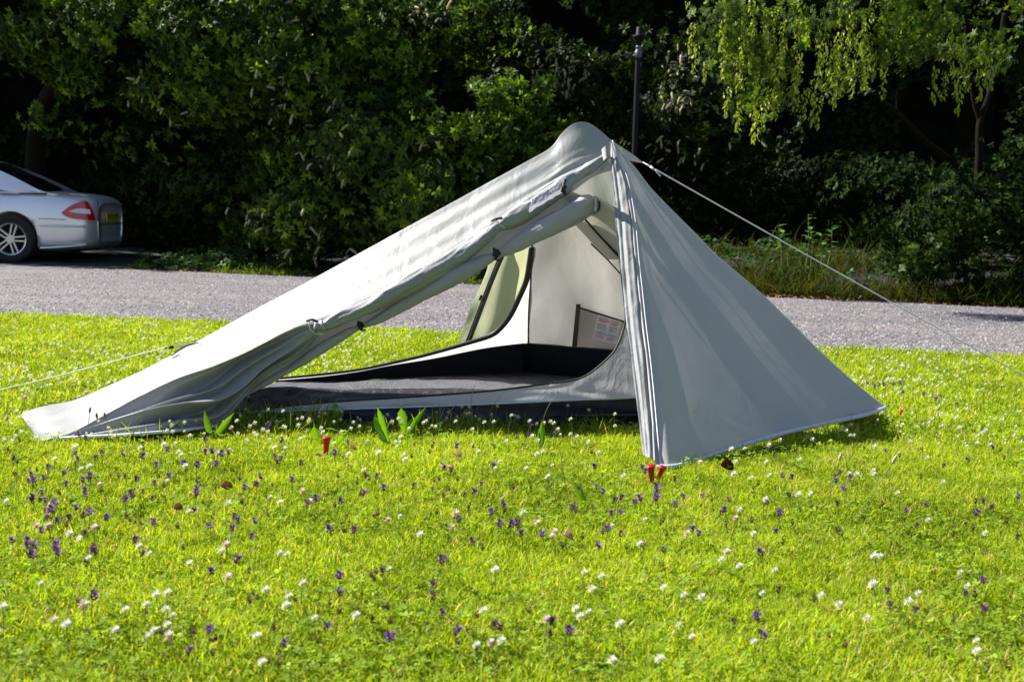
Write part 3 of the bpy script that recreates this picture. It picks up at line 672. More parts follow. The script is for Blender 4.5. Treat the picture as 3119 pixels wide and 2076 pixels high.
# left cherry laurel, overhanging in a great arch above the car
shrub('laurel_tree', 'big sunlit cherry laurel with pale flower spikes arching over the silver car', 'tree',
      [blob(420, 130, 17.5, 330, 110, 1.1), blob(170, 110, 18.2, 170, 120, .9, .8), blob(760, 170, 17.2, 330, 190, 1.1), blob(330, 250, 17.6, 150, 90, .7, .9), blob(620, 300, 17.2, 200, 90, .8), blob(1080, 110, 17.6, 240, 130, 1.0),
       blob(950, 300, 17.2, 170, 110, .8), blob(200, 360, 18.0, 100, 60, .6, .25), blob(500, -40, 17.6, 600, 120, 1.2, .6), blob(1180, 190, 17.6, 150, 70, .8, .7), blob(1350, 110, 18.2, 260, 90, .8, .35), blob(1120, 330, 17.6, 200, 110, .6, .5), blob(600, 450, 18.3, 380, 60, .5, .16)], 8200, 11, .092, G1, G2, 95, -.16,
      tr=[([P(105, 560, 19.2)-Vector((0, 0, 1.6)), P(108, 480, 19.2), P(130, 330, 19), P(220, 180, 18.5), P(300, 60, 18.3)], [.17, .15, .13, .10, .07]),
          ([P(900, 640, 18.6)-Vector((0, 0, .9)), P(845, 560, 18.6), P(828, 500, 18.6), P(850, 400, 18.4), P(800, 250, 18.2)], [.06, .055, .05, .045, .04])])
# middle laurel, rising behind the tent
shrub('laurel_bush', 'bushy cherry laurel rising right behind the long white slope of the tent', 'bush',
      [blob(1120, 560, 16.6, 230, 190, .9), blob(1380, 420, 16.8, 200, 140, .9), blob(1000, 400, 17.2, 150, 110, .7, .7), blob(1280, 380, 17.0, 130, 90, .6), blob(1500, 340, 17.0, 150, 100, .7, .8), blob(900, 680, 16.4, 220, 110, .8),
       blob(1250, 640, 16.2, 250, 150, .7), blob(1650, 330, 17.4, 130, 130, .6, .35), blob(1080, 470, 16.9, 300, 150, .7, .7), blob(1450, 560, 17.0, 260, 170, .6, .6)], 6800, 22, .09, G1, G2, 90, -.16)
shrub('laurel_bush', 'low dark laurel shrub between the car and the middle bush', 'bush',
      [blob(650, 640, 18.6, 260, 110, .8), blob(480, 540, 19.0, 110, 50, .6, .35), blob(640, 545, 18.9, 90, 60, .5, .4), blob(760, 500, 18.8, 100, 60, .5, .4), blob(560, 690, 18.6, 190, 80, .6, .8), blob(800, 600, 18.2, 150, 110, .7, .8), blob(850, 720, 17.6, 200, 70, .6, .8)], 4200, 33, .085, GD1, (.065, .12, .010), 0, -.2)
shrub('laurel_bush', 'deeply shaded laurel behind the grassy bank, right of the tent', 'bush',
      [blob(2250, 650, 18.0, 300, 130, .8), blob(2000, 700, 18.5, 200, 100, .6), blob(2600, 620, 18.5, 300, 150, .8)], 2200, 35, .085, (.003, .008, .002), (.016, .032, .005), 0, -.3, DARKLEAF)  # leaf colours darkened to stand for deep shade
# laurel right of the tent peak, its shade put into darker leaf colours
shrub('laurel_tree', 'shaded laurel with scattered flower spikes behind the lamp post', 'tree',
      [blob(1650, 120, 18.2, 260, 130, .9, 1), blob(1780, 330, 18.6, 170, 170, .8, .4), blob(2180, 380, 18.0, 260, 170, .9, .55), blob(1980, 200, 18.6, 200, 160, .8, .35), blob(1400, 70, 18.0, 180, 60, .8, .8), blob(2250, 560, 18.0, 150, 90, .6, .12)],
      2600, 44, .085, GD1, (.035, .06, .008), 95, -.02)

# ---- maple with hanging seed clusters (right)
def maple():
    root = empty('maple_tree', (5.6, 14.6, 0)); tag(root, 'maple with lime leaves and long hanging seed clusters at the right', 'tree')
    Y = 12.4
    bl = [blob(2260, 90, Y, 170, 90, .7), blob(2420, 160, Y, 200, 130, .8), blob(2560, 110, Y, 220, 150, .8, 1.2), blob(2260, 250, Y+.2, 130, 110, .5, .7), blob(2700, 80, Y, 200, 90, .8), blob(2900, 110, Y+.2, 170, 120, .7, .8),
          blob(2480, 250, Y, 120, 70, .5, .7), blob(3060, 60, Y+.3, 130, 60, .6, .6), blob(2600, -60, Y, 560, 90, 1.2, .7), blob(2950, 180, Y+.2, 110, 60, .4, .6)]
    r = np.random.default_rng(9); p, nn = shell(bl, 2300, 66, .6, .04, 2.6)
    mv = []; mf = []                            # lobed leaf: five pointed lobes
    ang = [-1.9, -.95, 0, .95, 1.9]; ln = [.55, .85, 1.0, .85, .55]; pts = [(0, 0, 0)]
    for a, l in zip(ang, ln): pts += [(math.sin(a-.28)*l*.62, math.cos(a-.28)*l*.62+.3, .02), (math.sin(a)*l, math.cos(a)*l+.3, -.08), (math.sin(a+.28)*l*.62, math.cos(a+.28)*l*.62+.3, .02)]
    MV = np.array(pts)*.75; MF = np.array([(0, 1+3*k, 2+3*k) for k in range(5)]+[(0, 2+3*k, 3+3*k) for k in range(5)])
    ts = [sprig(4, 1.3, .3, MV, MF, s, .9) for s in (1, 2, 3)]
    foliage('leaves', p, nn, 8, .058, (.015, .045, .006), (.15, .22, .016), LIME, root, .2, ts, ppow=1.4)
    # seed clusters: drooping strings of paired wings
    protos = []
    for s in range(3):
        rr = np.random.default_rng(40+s); n = 34; pos = np.stack([rr.normal(size=n)*.018*(1.2-np.linspace(0, 1, n)*.6), rr.normal(size=n)*.018, -np.linspace(.01, .27, n)], 1)
        d = rr.normal(size=(n, 3)); d[:, 2] -= 2.2
        V_, F_, C_ = scatter(LS_V*np.array([.75, 1, 1]), LS_F, pos, frames(d, spin=rr.random(n)*6.28), .042*(.7+.6*rr.random(n)), leafcol(n, (.20, .28, .02), (.42, .48, .07), rr))
        sv, sf = tubeVF([Vector((0, 0, .05)), Vector((.004, 0, -.1)), Vector((0, .004, -.22))], [.0025, .002, .001], 4)
        o = bigmesh('seed_cluster', V_, F_, LIME, C_, parent=None); protos.append(o)
    tips = [(2105, 70), (2118, 130), (2148, 190), (2230, 120), (2265, 100), (2290, 115), (2215, 265), (2250, 310), (2305, 240), (2310, 175), (2370, 170), (2385, 120), (2360, 260), (2425, 150), (2430, 200), (2455, 270), (2480, 240), (2478, 290), (2495, 290),
            (2520, 100), (2525, 170), (2535, 210), (2540, 130), (2555, 160), (2560, 90), (2570, 210), (2500, 60), (2610, 100), (2630, 60), (2632, 170), (2640, 200), (2740, 85), (2430, 50), (2330, 300), (2308, 330), (2298, 335), (2425, 230), (2390, 60), (2460, 80), (2580, 120), (2600, 180),
            (2850, 200), (2880, 215), (2915, 210), (2925, 240), (2950, 200), (2990, 210), (3010, 170), (3025, 200), (2905, 110), (2940, 100), (2980, 130), (2870, 90), (3000, 90), (2820, 60), (2930, 150), (2250, 180), (2280, 60), (2200, 60), (2345, 100), (2650, 120), (2680, 70), (2545, 250), (2590, 60)]
    for k in range(30): tips.append((r.uniform(2200, 2700), r.uniform(-20, 210)))
    for k, (u, v) in enumerate(tips[:96]):
        o = protos[k % 3] if k < 3 else protos[k % 3].copy()
        if k >= 3: COL.objects.link(o)
        q = P(u, v-6, Y-.25-.5*r.random()); s = .75+.5*r.random()
        o.parent = root; o.matrix_basis = Matrix.Translation(q-Vector(root.location)) @ Matrix.Rotation(r.random()*6.28, 4, 'Z') @ Matrix.Scale(s, 4)
    yb_ = 14.6; MB_ = mat_plain('dark_bark', (.008, .006, .004), .9, 0, .1, .5, 22)
    trunk('trunk', [P(2985, 560, yb_)-Vector((0, 0, .8)), P(2982, 470, yb_), P(2985, 370, yb_), P(3010, 300, yb_), P(3040, 180, yb_), P(3060, 40, yb_)], [.05, .045, .04, .035, .032, .03], root, MB_)
    trunk('branch', [P(2985, 370, yb_), P(2965, 310, yb_), P(2950, 200, yb_), P(2940, 80, yb_)], [.025, .02, .016, .012], root, MB_)
    trunk('branch', [P(2935, 700, yb_)-Vector((0, 0, .5)), P(2930, 600, yb_), P(2918, 512, yb_), P(2830, 440, yb_-.1), P(2770, 380, yb_-.3), P(2725, 335, yb_-.5), P(2680, 305, yb_-.8), P(2655, 270, yb_-1), P(2630, 200, yb_-1.4)], [.035, .035, .036, .036, .033, .026, .018, .014, .01], root, MB_)
    trunk('twig', [P(2732, 335, yb_-.5), P(2730, 300, yb_-.5), P(2735, 270, yb_-.6)], [.009, .006, .004], root, MB_)
maple()
# ---- bushes right
shrub('ivy_bush', 'dark tangled bush at the far right edge, beside the road', 'bush',
      [blob(2960, 730, 14.0, 260, 170, .6), blob(2800, 640, 15.6, 300, 150, .6, .9), blob(3080, 560, 14.6, 140, 260, .6, .6), blob(3000, 860, 13.6, 160, 70, .4, .8)], 3400, 77, .055, (.004, .010, .002), (.03, .06, .008), 0, -.1, DARKLEAF, fs=2.4, templ=[sprig(5, 1.2, .3, seed=s, wid=1.7) for s in (1, 2)], ppow=2.0)
shrub('bramble', 'paler arching bramble strand crossing the dark bush at right', 'bush',
      [blob(u, v, 13.5, 28, 20, .15) for u, v in ((2760, 795), (2800, 775), (2835, 750), (2860, 730), (2890, 700), (2930, 685), (2980, 660))], 130, 78, .06, (.02, .04, .006), (.06, .11, .015), 0, -.9, templ=[sprig(5, 1.2, .3, seed=s, wid=1.8) for s in (1, 2)])
def seedling():
    root = empty('young_shrub', P(2455, 800, 13.6)); tag(root, 'small upright shrub with pale round leaves on the grassy bank', 'shrub')
    r = np.random.default_rng(4); Vs = []; Fs = []; pos = []; dr = []
    for bu, tu, tv in ((2380, 2370, 690), (2400, 2385, 710), (2455, 2462, 655), (2470, 2468, 690), (2520, 2535, 690), (2500, 2500, 720), (2440, 2420, 740)):
        b, t = P(bu, 810, 13.6), P(tu, tv, 13.5); v, f = tubeVF([b, b.lerp(t, .5)+Vector((.02, 0, 0)), t], [.006, .005, .003], 5)
        Fs += [tuple(i+len(Vs) for i in q) for q in f]; Vs += v
        for k in range(9):
            q = b.lerp(t, .35+.65*k/8); a = r.random()*6.28; pos.append(tuple(q)); dr.append((math.cos(a), math.sin(a)-.3, .25+r.normal()*.2))
    mk('stems', Vs, Fs, SOILM, root)
    V_, F_, C_ = scatter(LT_V*np.array([1.7, 1, 1]), LT_F, np.array(pos), frames(np.array(dr)), .085*(.7+.6*r.random(len(pos))), leafcol(len(pos), (.05, .12, .02), (.14, .26, .05), r))
    bigmesh('leaves', V_, F_, LAUREL, C_, parent=root)
seedling()
# ---- ivy and nettles under the left hedge
def ground_cover(name, label, x0, x1, d0, d1, n, size, c1, c2, seed, th=-.1, hmax=.25):
    r = np.random.default_rng(seed); p = []
    while len(p) < n:
        x = r.uniform(x0, x1); d = r.uniform(d0, d1)
        if noise.noise((x*1.1, d*1.4, seed)) < th: continue
        y = path_far(x)+wob(x, 5)+d; p.append((x, y, bank_z(x, y)+.02+hmax*r.random()**1.5*max(.1, .6+noise.noise((x*2, y*2, 1)))))
    p = np.array(p); nn = np.tile([0, -.35, 1.], (n, 1))
    o = foliage(name, p, nn, seed, size, c1, c2, LAUREL, None, -.2, [sprig(4, 1.2, .3, seed=s, wid=1.7) for s in (1, 2, 3)]); tag(o, label, 'ground cover', kind='stuff')
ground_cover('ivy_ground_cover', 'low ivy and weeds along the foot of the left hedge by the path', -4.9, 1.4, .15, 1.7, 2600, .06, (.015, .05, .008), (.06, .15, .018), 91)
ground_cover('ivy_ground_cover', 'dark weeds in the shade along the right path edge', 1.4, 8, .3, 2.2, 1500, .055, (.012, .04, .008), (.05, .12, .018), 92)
# dry leaves along the verge
def dry_litter():
    r = np.random.default_rng(12); n = 1500; x = np.where(r.random(n) < .55, r.normal(2.6, .55, n), r.uniform(-5, 7, n)); d = np.abs(r.normal(.12, .14, n))
    p = np.array([(a, path_far(a)+wob(a, 5)+b+.0, bank_z(a, path_far(a)+b)+.02) for a, b in zip(x, d)])
    dd = r.normal(size=(n, 3)); dd[:, 2] *= .4
    V_, F_, C_ = scatter(LT_V*np.array([1.5, 1, 2.2]), LT_F, p, frames(dd), .07*(.6+.6*r.random(n)), leafcol(n, (.10, .045, .02), (.34, .22, .11), r))
    tag(bigmesh('dry_leaf_litter', V_, F_, DRYM, C_), 'brown fallen leaves gathered along the far edge of the path', 'leaf litter', kind='stuff')
dry_litter()

# unseen tree added left of the view to cast shade along the hedge foot
shrub('tall_tree', 'big leafy tree left of the car whose shade falls over the verge', 'tree',
      [((-12.5, 20.5, 6.2), 3.6, 2.4, 3.2, 1), ((-9.5, 20.8, 6.8), 2.6, 2.0, 2.2, .8), ((-15.5, 20.0, 5.5), 2.6, 2.4, 2.8, .8)], 2600, 61, .30, GD1, (.04, .10, .012), 0, -.4,
      tr=[([Vector((-12.5, 20.5, 0)), Vector((-12.3, 20.5, 2)), Vector((-12.6, 20.5, 4.5)), Vector((-12.2, 20.6, 7))], [.28, .24, .18, .1])], depth=.8)
# ------------------------------------------------------------ blades of grass
def blade(seed, bend, w_=.055):
    t = np.array([0, .35, .7, 1.0]); y = t; z = bend*t**2
    V = []
    for k, (a, b) in enumerate(zip(y, z)):
        ww = w_*(1-.25*a)
        V += [(-ww, b, a), (ww, b, a)] if k < 3 else [(0, b, a*.97)]
    V = np.array(V); F = np.array([(0, 1, 3), (0, 3, 2), (2, 3, 5), (2, 5, 4), (4, 5, 6)]); return V, F
BL = [blade(0, b) for b in (.15, .5, .9, 1.4)]
def inpoly(x, y, poly):
    c = np.zeros(len(x), bool); j = len(poly)-1
    for i in range(len(poly)):
        xi, yi, xj, yj = poly[i][0], poly[i][1], poly[j][0], poly[j][1]
        c ^= ((yi > y) != (yj > y)) & (x < (xj-xi)*(y-yi)/(yj-yi+1e-12)+xi); j = i
    return c
TP = [tuple(G(u, v).xy) for u, v in ((100, 1348), (205, 1338), (450, 1318), (560, 1308), (700, 1290), (1000, 1298), (1962, 1300))]+[(1.1, 5.25), (C.x, C.y+.05), (-1.2, 5.25), (-1.5, 5.05)]+[tuple(G(u, v).xy) for u, v in ((230, 1219), (100, 1246), (60, 1270))]
FP = [(A.x+.0, A.y+.0), (B.x, B.y), (1.0, 6.2), (.1, 6.2), (.05, 5.0), (A.x-.12, A.y+.12)]
FP[0] = (A.x, A.y+.05); FP[1] = (B.x-.02, B.y+.05)
def vnoise(x, y, s):
    return np.array([noise.noise((a*s, b*s, 5)) for a, b in zip(x, y)])
def grass(name, label, n, y0, y1, hmin, hmax, seed, c1, c2, c3, hw=.055, region=None, wmul=1.0, kindlab='grass'):
    r = np.random.default_rng(seed); 
    if region is None:
        y = y0+(y1-y0)*r.random(n)**.85 if y1 > y0 else None
        x = (r.random(n)-.5)*2*(y*.44+.85)
        z = np.zeros(n)
        k = ~inpoly(x, y, TP) & (y < np.array([path_near(a)+wob(a, 1)+.03 for a in x])+np.abs(r.normal(size=n))*.05*(r.random(n) < .3)); x, y, z = x[k], y[k], z[k]
    else: x, y, z = region(r, n)
    n = len(x); pt = vnoise(x, y, 1.3); pf = vnoise(x, y, 9)
    p3 = vnoise(x, y, 3.1); t = np.clip(.58+.45*pt+.5*pf+.5*p3+r.normal(size=n)*.2, 0, 1)[:, None]
    col = np.array(c1)*(1-t)+np.array(c2)*t; dry = r.random(n) < .09+.16*np.clip(p3+.1, 0, 1); col[dry] = np.array(c3)*(.7+.6*r.random((dry.sum(), 1))); col *= (.8+.4*r.random((n, 1)))
    h = (hmin+(hmax-hmin)*r.random(n)**1.8)*(1+.6*pf+.4*p3); h = np.where(r.random(n) < .012, h*1.9, h)
    parts = []; sel = r.integers(0, 4, n); a = r.random(n)*6.28; tl = r.normal(size=(n, 2))*.38
    up = np.stack([tl[:, 0], tl[:, 1], np.ones(n)], 1); up /= np.linalg.norm(up, axis=1, keepdims=True)
    hx = np.stack([np.cos(a), np.sin(a), np.zeros(n)], 1); yv = np.cross(up, hx); yv /= np.linalg.norm(yv, axis=1, keepdims=True); xv = np.cross(yv, up)
    R_ = np.stack([xv, yv, up], 2); pos = np.stack([x, y, z], 1)
    grad = np.array([.55, .55, .85, .85, 1.0, 1.0, 1.1])[:, None]
    for k in range(4):
        m = sel == k; parts.append(scatter(BL[k][0], BL[k][1], pos[m], R_[m], np.stack([h[m]*0+.035*wmul, h[m], h[m]], 1), col[m], None))
    V_, F_, C_ = join(parts)
    return tag(bigmesh(name, V_, F_, GRASSM, C_), label, kindlab, kind='stuff')
GC = ((.16, .235, .008), (.38, .49, .026), (.54, .44, .20))
grass('lawn_grass', 'short bright yellow-green lawn grass in the foreground', 520000, 1.9, 4.6, .007, .025, 1, *GC, wmul=.68)
grass('lawn_grass', 'short lawn grass round and behind the tent', 300000, 4.6, 9.3, .009, .032, 2, *GC, wmul=1.3)
def fringe(r, n):
    s = r.random(n); k = len(TP[:7]); P0 = np.array(TP[:7]); f = s*(k-1); i = np.minimum(f.astype(int), k-2); q = P0[i]+(P0[i+1]-P0[i])*(f-i)[:, None]
    d = np.abs(r.normal(size=n))*.09; x = q[:, 0]+r.normal(size=n)*.01; y = q[:, 1]-d
    m = (x > -1.35) & (x < .40); return x[m], y[m], np.zeros(m.sum())
grass('long_grass_fringe', 'longer tufted grass growing against the dark base of the tent', 6500, 0, 0, .03, .085, 3, (.10, .18, .015), (.26, .36, .03), (.36, .33, .18), region=fringe, wmul=.9)
def bank(r, n):
    x = r.uniform(1.2, 8.5, n); d = np.abs(r.normal(size=n))*.9+.05; y = np.array([path_far(a)+wob(a, 5) for a in x])+d
    k = (vnoise(x, y, 1.1) > -.25) & (r.random(n) < np.clip(1.35-(x-1)*.14, .15, 1)); x, y = x[k], y[k]; return x, y, np.array([bank_z(a, b) for a, b in zip(x, y)])
grass('bank_grass', 'long unkempt grass on the shaded bank behind the path', 26000, 0, 0, .06, .26, 4, (.015, .026, .004), (.055, .070, .010), (.10, .07, .03), region=bank, wmul=2.4)  # shade of the trees put into these darkened grass colours
def lbank(r, n):
    x = r.uniform(-5.0, 1.6, n); d = np.abs(r.normal(size=n))*.25; y = np.array([path_far(a)+wob(a, 5) for a in x])+d+.02
    k = (vnoise(x, y, 1.5) > 0.0); x, y = x[k], y[k]; return x, y, np.array([bank_z(a, b) for a, b in zip(x, y)])
grass('verge_grass', 'thin strip of grass at the foot of the left hedge', 9000, 0, 0, .03, .10, 6, (.04, .09, .010), (.12, .19, .02), (.2, .14, .06), region=lbank, wmul=2)
# clover leaves and small broad leaves mixed into the turf
def clover_leaves():
    r = np.random.default_rng(21); n = 45000; y = 1.9+7*r.random(n)**1.15; x = (r.random(n)-.5)*2*(y*.44+.4)
    k = ~inpoly(x, y, TP) & (y < np.array([path_near(a)+wob(a, 1)-.02 for a in x])) & (vnoise(x, y, 2.3)+r.normal(size=n)*.2 > -.05); x, y = x[k], y[k]; n = len(x)
    V0 = []; F0 = []
    for a in (0, 2.09, 4.19):
        o = len(V0); c, s = math.cos(a), math.sin(a)
        for (px_, py_) in ((0, .02), (-.42, .5), (-.28, .95), (0, .88), (.28, .95), (.42, .5)): V0.append((px_*c-py_*s, px_*s+py_*c, .12*py_))
        F0 += [(o, o+3, o+2), (o, o+2, o+1), (o, o+4, o+3), (o, o+5, o+4)]
    up = r.normal(size=(n, 3))*.35; up[:, 2] = 1; R_ = frames(np.cross(up, r.normal(size=(n, 3))), up)
    V_, F_, C_ = scatter(np.array(V0), np.array(F0), np.stack([x, y, r.uniform(.010, .034, n)], 1), R_, .0085*(.6+.7*r.random(n)), leafcol(n, (.13, .22, .012), (.34, .48, .05), r))
    tag(bigmesh('clover_leaves', V_, F_, GRASSM, C_), 'small clover leaves mixed all through the lawn', 'clover', kind='stuff')
clover_leaves()
# loose stones lying on the path
def stones():
    r = np.random.default_rng(31); n = 26000; x = r.uniform(-5.5, 6.5, n); f = r.random(n)**1.5
    a = np.array([path_near(q)+wob(q, 1) for q in x]); b = np.array([path_far(q) for q in x]); y = a+(b-a)*f+r.normal(size=n)*.02
    V0 = np.array([(1, 0, 0), (-.3, .9, 0), (-.7, -.6, 0), (.1, .1, .8), (.3, -.9, .3)]); F0 = np.array([(0, 1, 3), (1, 2, 3), (2, 4, 3), (4, 0, 3)])
    g = r.uniform(.05, .30, (n, 1)); col = g*np.array([1, .95, .95])+r.normal(size=(n, 3))*.015
    V_, F_, C_ = scatter(V0, F0, np.stack([x, y, np.full(n, .005)], 1), np.array([rotz(q) for q in r.random(n)*6.28]), .009*(.5+r.random(n)), np.clip(col, .02, 1))
    M = NT('stone'); at = M.n('Attribute'); at.attribute_name = 'Col'; M.l(at.outputs['Color'], M.p.inputs['Base Color']); M.p.inputs['Roughness'].default_value = .9
    tag(bigmesh('loose_gravel', V_, F_, M.m, C_), 'loose pale stones scattered over the path', 'gravel', kind='stuff')
stones()

# ------------------------------------------------------------ flowers
def head_clover(seed, pink=0, n=46):
    r = np.random.default_rng(seed); V = []; i = np.arange(n)+.5; ph = np.arccos(1-1.55*i/n); th = PI*(1+5**.5)*i
    d = np.stack([np.cos(th)*np.sin(ph), np.sin(th)*np.sin(ph), np.cos(ph)], 1); dd = d.copy(); dd[:, 2] += .25
    pet = np.array([(-.10, 0, 0), (.10, 0, 0), (.17, .6, .07), (-.17, .6, .07), (0, 1, .02)]); pf = np.array([(0, 1, 2), (0, 2, 3), (3, 2, 4)])
    base = np.array([.72, .72, .62]) if not pink else np.array([.62, .42, .36])
    col = base*(.8+.35*r.random((n, 1))); low_ = d[:, 2] < -.05; col[low_] = np.array([.52, .34, .24])*(.7+.5*r.random((low_.sum(), 1))) if pink else np.array([.50, .50, .30])
    if pink: up_ = d[:, 2] > .3; col[up_] = np.array([.70, .62, .58])
    dd[low_, 2] -= .8*(1 if pink else .4)
    return scatter(pet, pf, d*.30, frames(dd, d), np.full(n, .72)*(.8+.4*r.random(n)), np.clip(col, 0, .85))
def head_self(seed, fl=1.0):
    r = np.random.default_rng(seed); n = 30; z = r.random(n)*1.5; a = r.random(n)*6.28; d = np.stack([np.cos(a), np.sin(a), .55+0*a], 1)
    pos = np.stack([np.cos(a)*.22, np.sin(a)*.22, z], 1); pet = np.array([(-.18, 0, 0), (.18, 0, 0), (.16, .42, .05), (-.16, .42, .05)]); pf = np.array([(0, 1, 2), (0, 2, 3)])
    col = np.array([.075, .025, .030])*(.6+.8*r.random((n, 1))); col[::5] = np.array([.10, .13, .03])
    A_ = scatter(pet, pf, pos, frames(d), np.full(n, 1.0), col)
    m = int(13*fl)
    if m == 0: return A_
    z = .3+r.random(m)*1.1; a = r.random(m)*6.28; d = np.stack([np.cos(a), np.sin(a), .5+0*a], 1); pos = np.stack([np.cos(a)*.3, np.sin(a)*.3, z], 1)
    col = np.array([.20, .075, .46])*(.7+.6*r.random((m, 1)))
    return join([A_, scatter(pet*np.array([1.2, 1.7, 1]), pf, pos, frames(d), np.full(m, 1.0), col)])
def flower_mesh(name, data, s, mat):
    V_, F_, C_ = data; o = bigmesh(name, V_*s, F_, mat, C_); return o
def proto(kind, seed, height, **k):
    root = empty(kind, (0, 0, 0))
    if kind == 'clover_flower': h = flower_mesh('flower_head', head_clover(seed, **k), .0100, FLOWERM)
    else: h = flower_mesh('flower_head', head_self(seed, **k), .0106, FLOWERM)
    h.parent = root; h.location = (0, 0, height)
    b = .12*height; v, f = tubeVF([Vector((b, 0, -.005)), Vector((b*.8, 0, height*.5)), Vector((0, 0, height))], [.0009, .0008, .0007], 4)
    st_ = mk('stem', v, f, SOILM, None); st_.parent = root; return root
def put(pr, x, y, s, rz, tilt=0, label='', cat='', group='', first=[set()]):
    if pr.name not in first[0]: first[0].add(pr.name); o = pr
    else:
        o = pr.copy(); COL.objects.link(o)
        for c in pr.children:
            d = c.copy(); COL.objects.link(d); d.parent = o
    o.location = (x, y, 0); o.rotation_euler = (tilt, 0, rz); o.scale = (s, s, s)
    if 'tall' not in label: group = group+', '+zone(x, y)[0]; label = zl_(label, x, y)
    tag(o, label, cat, group); return o
WL = [proto('clover_flower', 1, .046), proto('clover_flower', 2, .055), proto('clover_flower', 3, .064)]
PL_ = [proto('clover_flower', 4, .038, pink=1), proto('clover_flower', 5, .045, pink=1)]
TL = proto('clover_flower', 6, .105)
SF = [proto('selfheal_flower', 11, .036), proto('selfheal_flower', 12, .042), proto('selfheal_flower', 13, .040, fl=.5)]; SB = [proto('selfheal_flower', 14, .030, fl=0), proto('selfheal_flower', 15, .034, fl=.15)]
def zone(x, y):
    side = 'left' if x < -.45 else ('right' if x > .75 else 'middle')
    if x/y < -.17 and y > 4.3: return 'left', 'in the lawn beyond the tent foot and the left guy line'
    if x/y > .13 and y > 4.4: return 'right', 'in the lawn behind the pointed right corner of the tent'
    if y > 4.6: return 'behind', 'in the far lawn seen through or past the tent'
    if y > 3.55: return side+' middle', {'left': 'in front of the tent foot', 'middle': 'between the single red peg and the pair of red pegs', 'right': 'in the lawn below the right tent panel'}[side]
    return side+' front', 'in the %s part of the near foreground lawn' % side
def zl_(txt, x, y): return txt.replace(' in the lawn', '')+' '+zone(x, y)[1]
def at(u, v, h):                       # ground point under a flower whose head is seen at (u, v)
    return G(u, v, h)
LW = 'white clover head'; LP = 'fading pinkish clover head'
LV = 'violet selfheal spike'; LB_ = 'brown selfheal spike'; LTt = 'white clover head on a tall stem in front of the dark tent base'
tall = [(757, 1209), (849, 1207), (711, 1232), (817, 1248), (862, 1252), (1134, 1210), (1406, 1239), (1430, 1240), (1515, 1238), (1558, 1265), (1730, 1236), (1794, 1249), (1873, 1261), (1738, 1276), (1613, 1282), (1687, 1288), (1290, 1287), (1245, 1305),
        (1214, 1274), (1504, 1284), (1873, 1297), (1222, 1235), (1388, 1283), (692, 1218), (1475, 1286)]
ORD = 'first second third fourth fifth sixth seventh eighth ninth tenth eleventh twelfth thirteenth fourteenth fifteenth sixteenth seventeenth eighteenth nineteenth twentieth'.split()+['sixth from the right', 'fifth from the right', 'fourth from the right', 'third from the right', 'second from the right']
for k, (u, v) in enumerate(sorted(tall)):
    q = at(u, v, .105*.85); nm = ORD[k]+' from the left' if k < 20 else ORD[k]
    put(TL, q.x, q.y, .85, random.random()*6, 0, 'tall white clover, '+nm+', standing before the dark tent base', 'flower', 'tall white clover before the tent')
white = [(980, 1318), (1067, 1389), (1232, 1401), (1457, 1372), (1744, 1322), (1820, 1375), (1650, 1375), (1231, 1332), (1161, 1390), (725, 1281), (577, 1325), (240, 1355), (217, 1362), (170, 1393), (498, 1360), (430, 1362), (550, 1388), (273, 1431), (248, 1424), (560, 1423),
         (1020, 1348), (1285, 1640), (1513, 1748), (523, 1810), (485, 1810), (380, 1848), (350, 1918), (192, 1901), (512, 1896), (806, 2005), (1450, 1963), (1760, 1850), (2505, 1815), (2543, 1840), (2668, 1790), (2766, 1850), (2675, 1697), (2477, 1500), (2430, 1517), (2340, 1448), (2340, 1402), (2135, 1401),
         (2237, 1410), (2338, 1360), (2570, 1309), (2585, 1325), (2748, 1297), (2655, 1433), (2820, 1398), (2660, 1435), (2870, 1466), (2738, 1500), (2925, 1310), (2975, 1195), (2820, 1170), (2660, 1150), (2615, 1087), (2715, 1090), (2785, 1195), (2700, 1163), (2240, 1448), (1894, 1450), (2590, 1255),
         (2430, 1402), (2230, 1376), (2255, 1555), (2673, 1367), (2995, 1316), (3000, 1170), (2850, 1060), (2300, 1620), (3000, 1620), (2250, 1720), (1590, 1560), (2970, 1980), (2020, 2010), (680, 1540), (850, 1530), (1470, 1855), (1860, 2013), (1670, 1450), (700, 1185+120)]
nc = 0
for u, v in white:
    k = random.choice((0, 1, 2)); q = at(u, v, (.046, .055, .064)[k]); put(WL[k], q.x, q.y, random.uniform(.9, 1.2), random.random()*6, random.uniform(-.2, .2), LW, 'flower', 'white clover flowers'); nc += 1
pink = [(150, 1605), (290, 1612), (240, 1845), (160, 1885), (700, 1770), (1380, 1570), (1365, 1606), (1645, 1590), (2240, 1575), (1690, 1450+170), (98, 1600), (150, 1550), (240, 1205), (260, 1200), (80, 1210), (655, 1388), (305, 1470), (920, 1495), (690, 1665), (2090, 1624), (1495, 1950), (510, 1950), (1675, 1900), (2230, 1680), (950, 1525), (1170, 1580)]
for u, v in pink:
    k = random.choice((0, 1)); q = at(u, v, (.038, .045)[k]); put(PL_[k], q.x, q.y, random.uniform(.9, 1.2), random.random()*6, random.uniform(-.3, .3), LP, 'flower', 'faded clover flowers'); nc += 1
r = np.random.default_rng(77)
FP2 = [(A.x-.12, A.y-.02), (A.x+.1, A.y-.04), (B.x+.05, B.y-.06), (1.0, 6.3), (.1, 6.2), (.05, 4.9)]
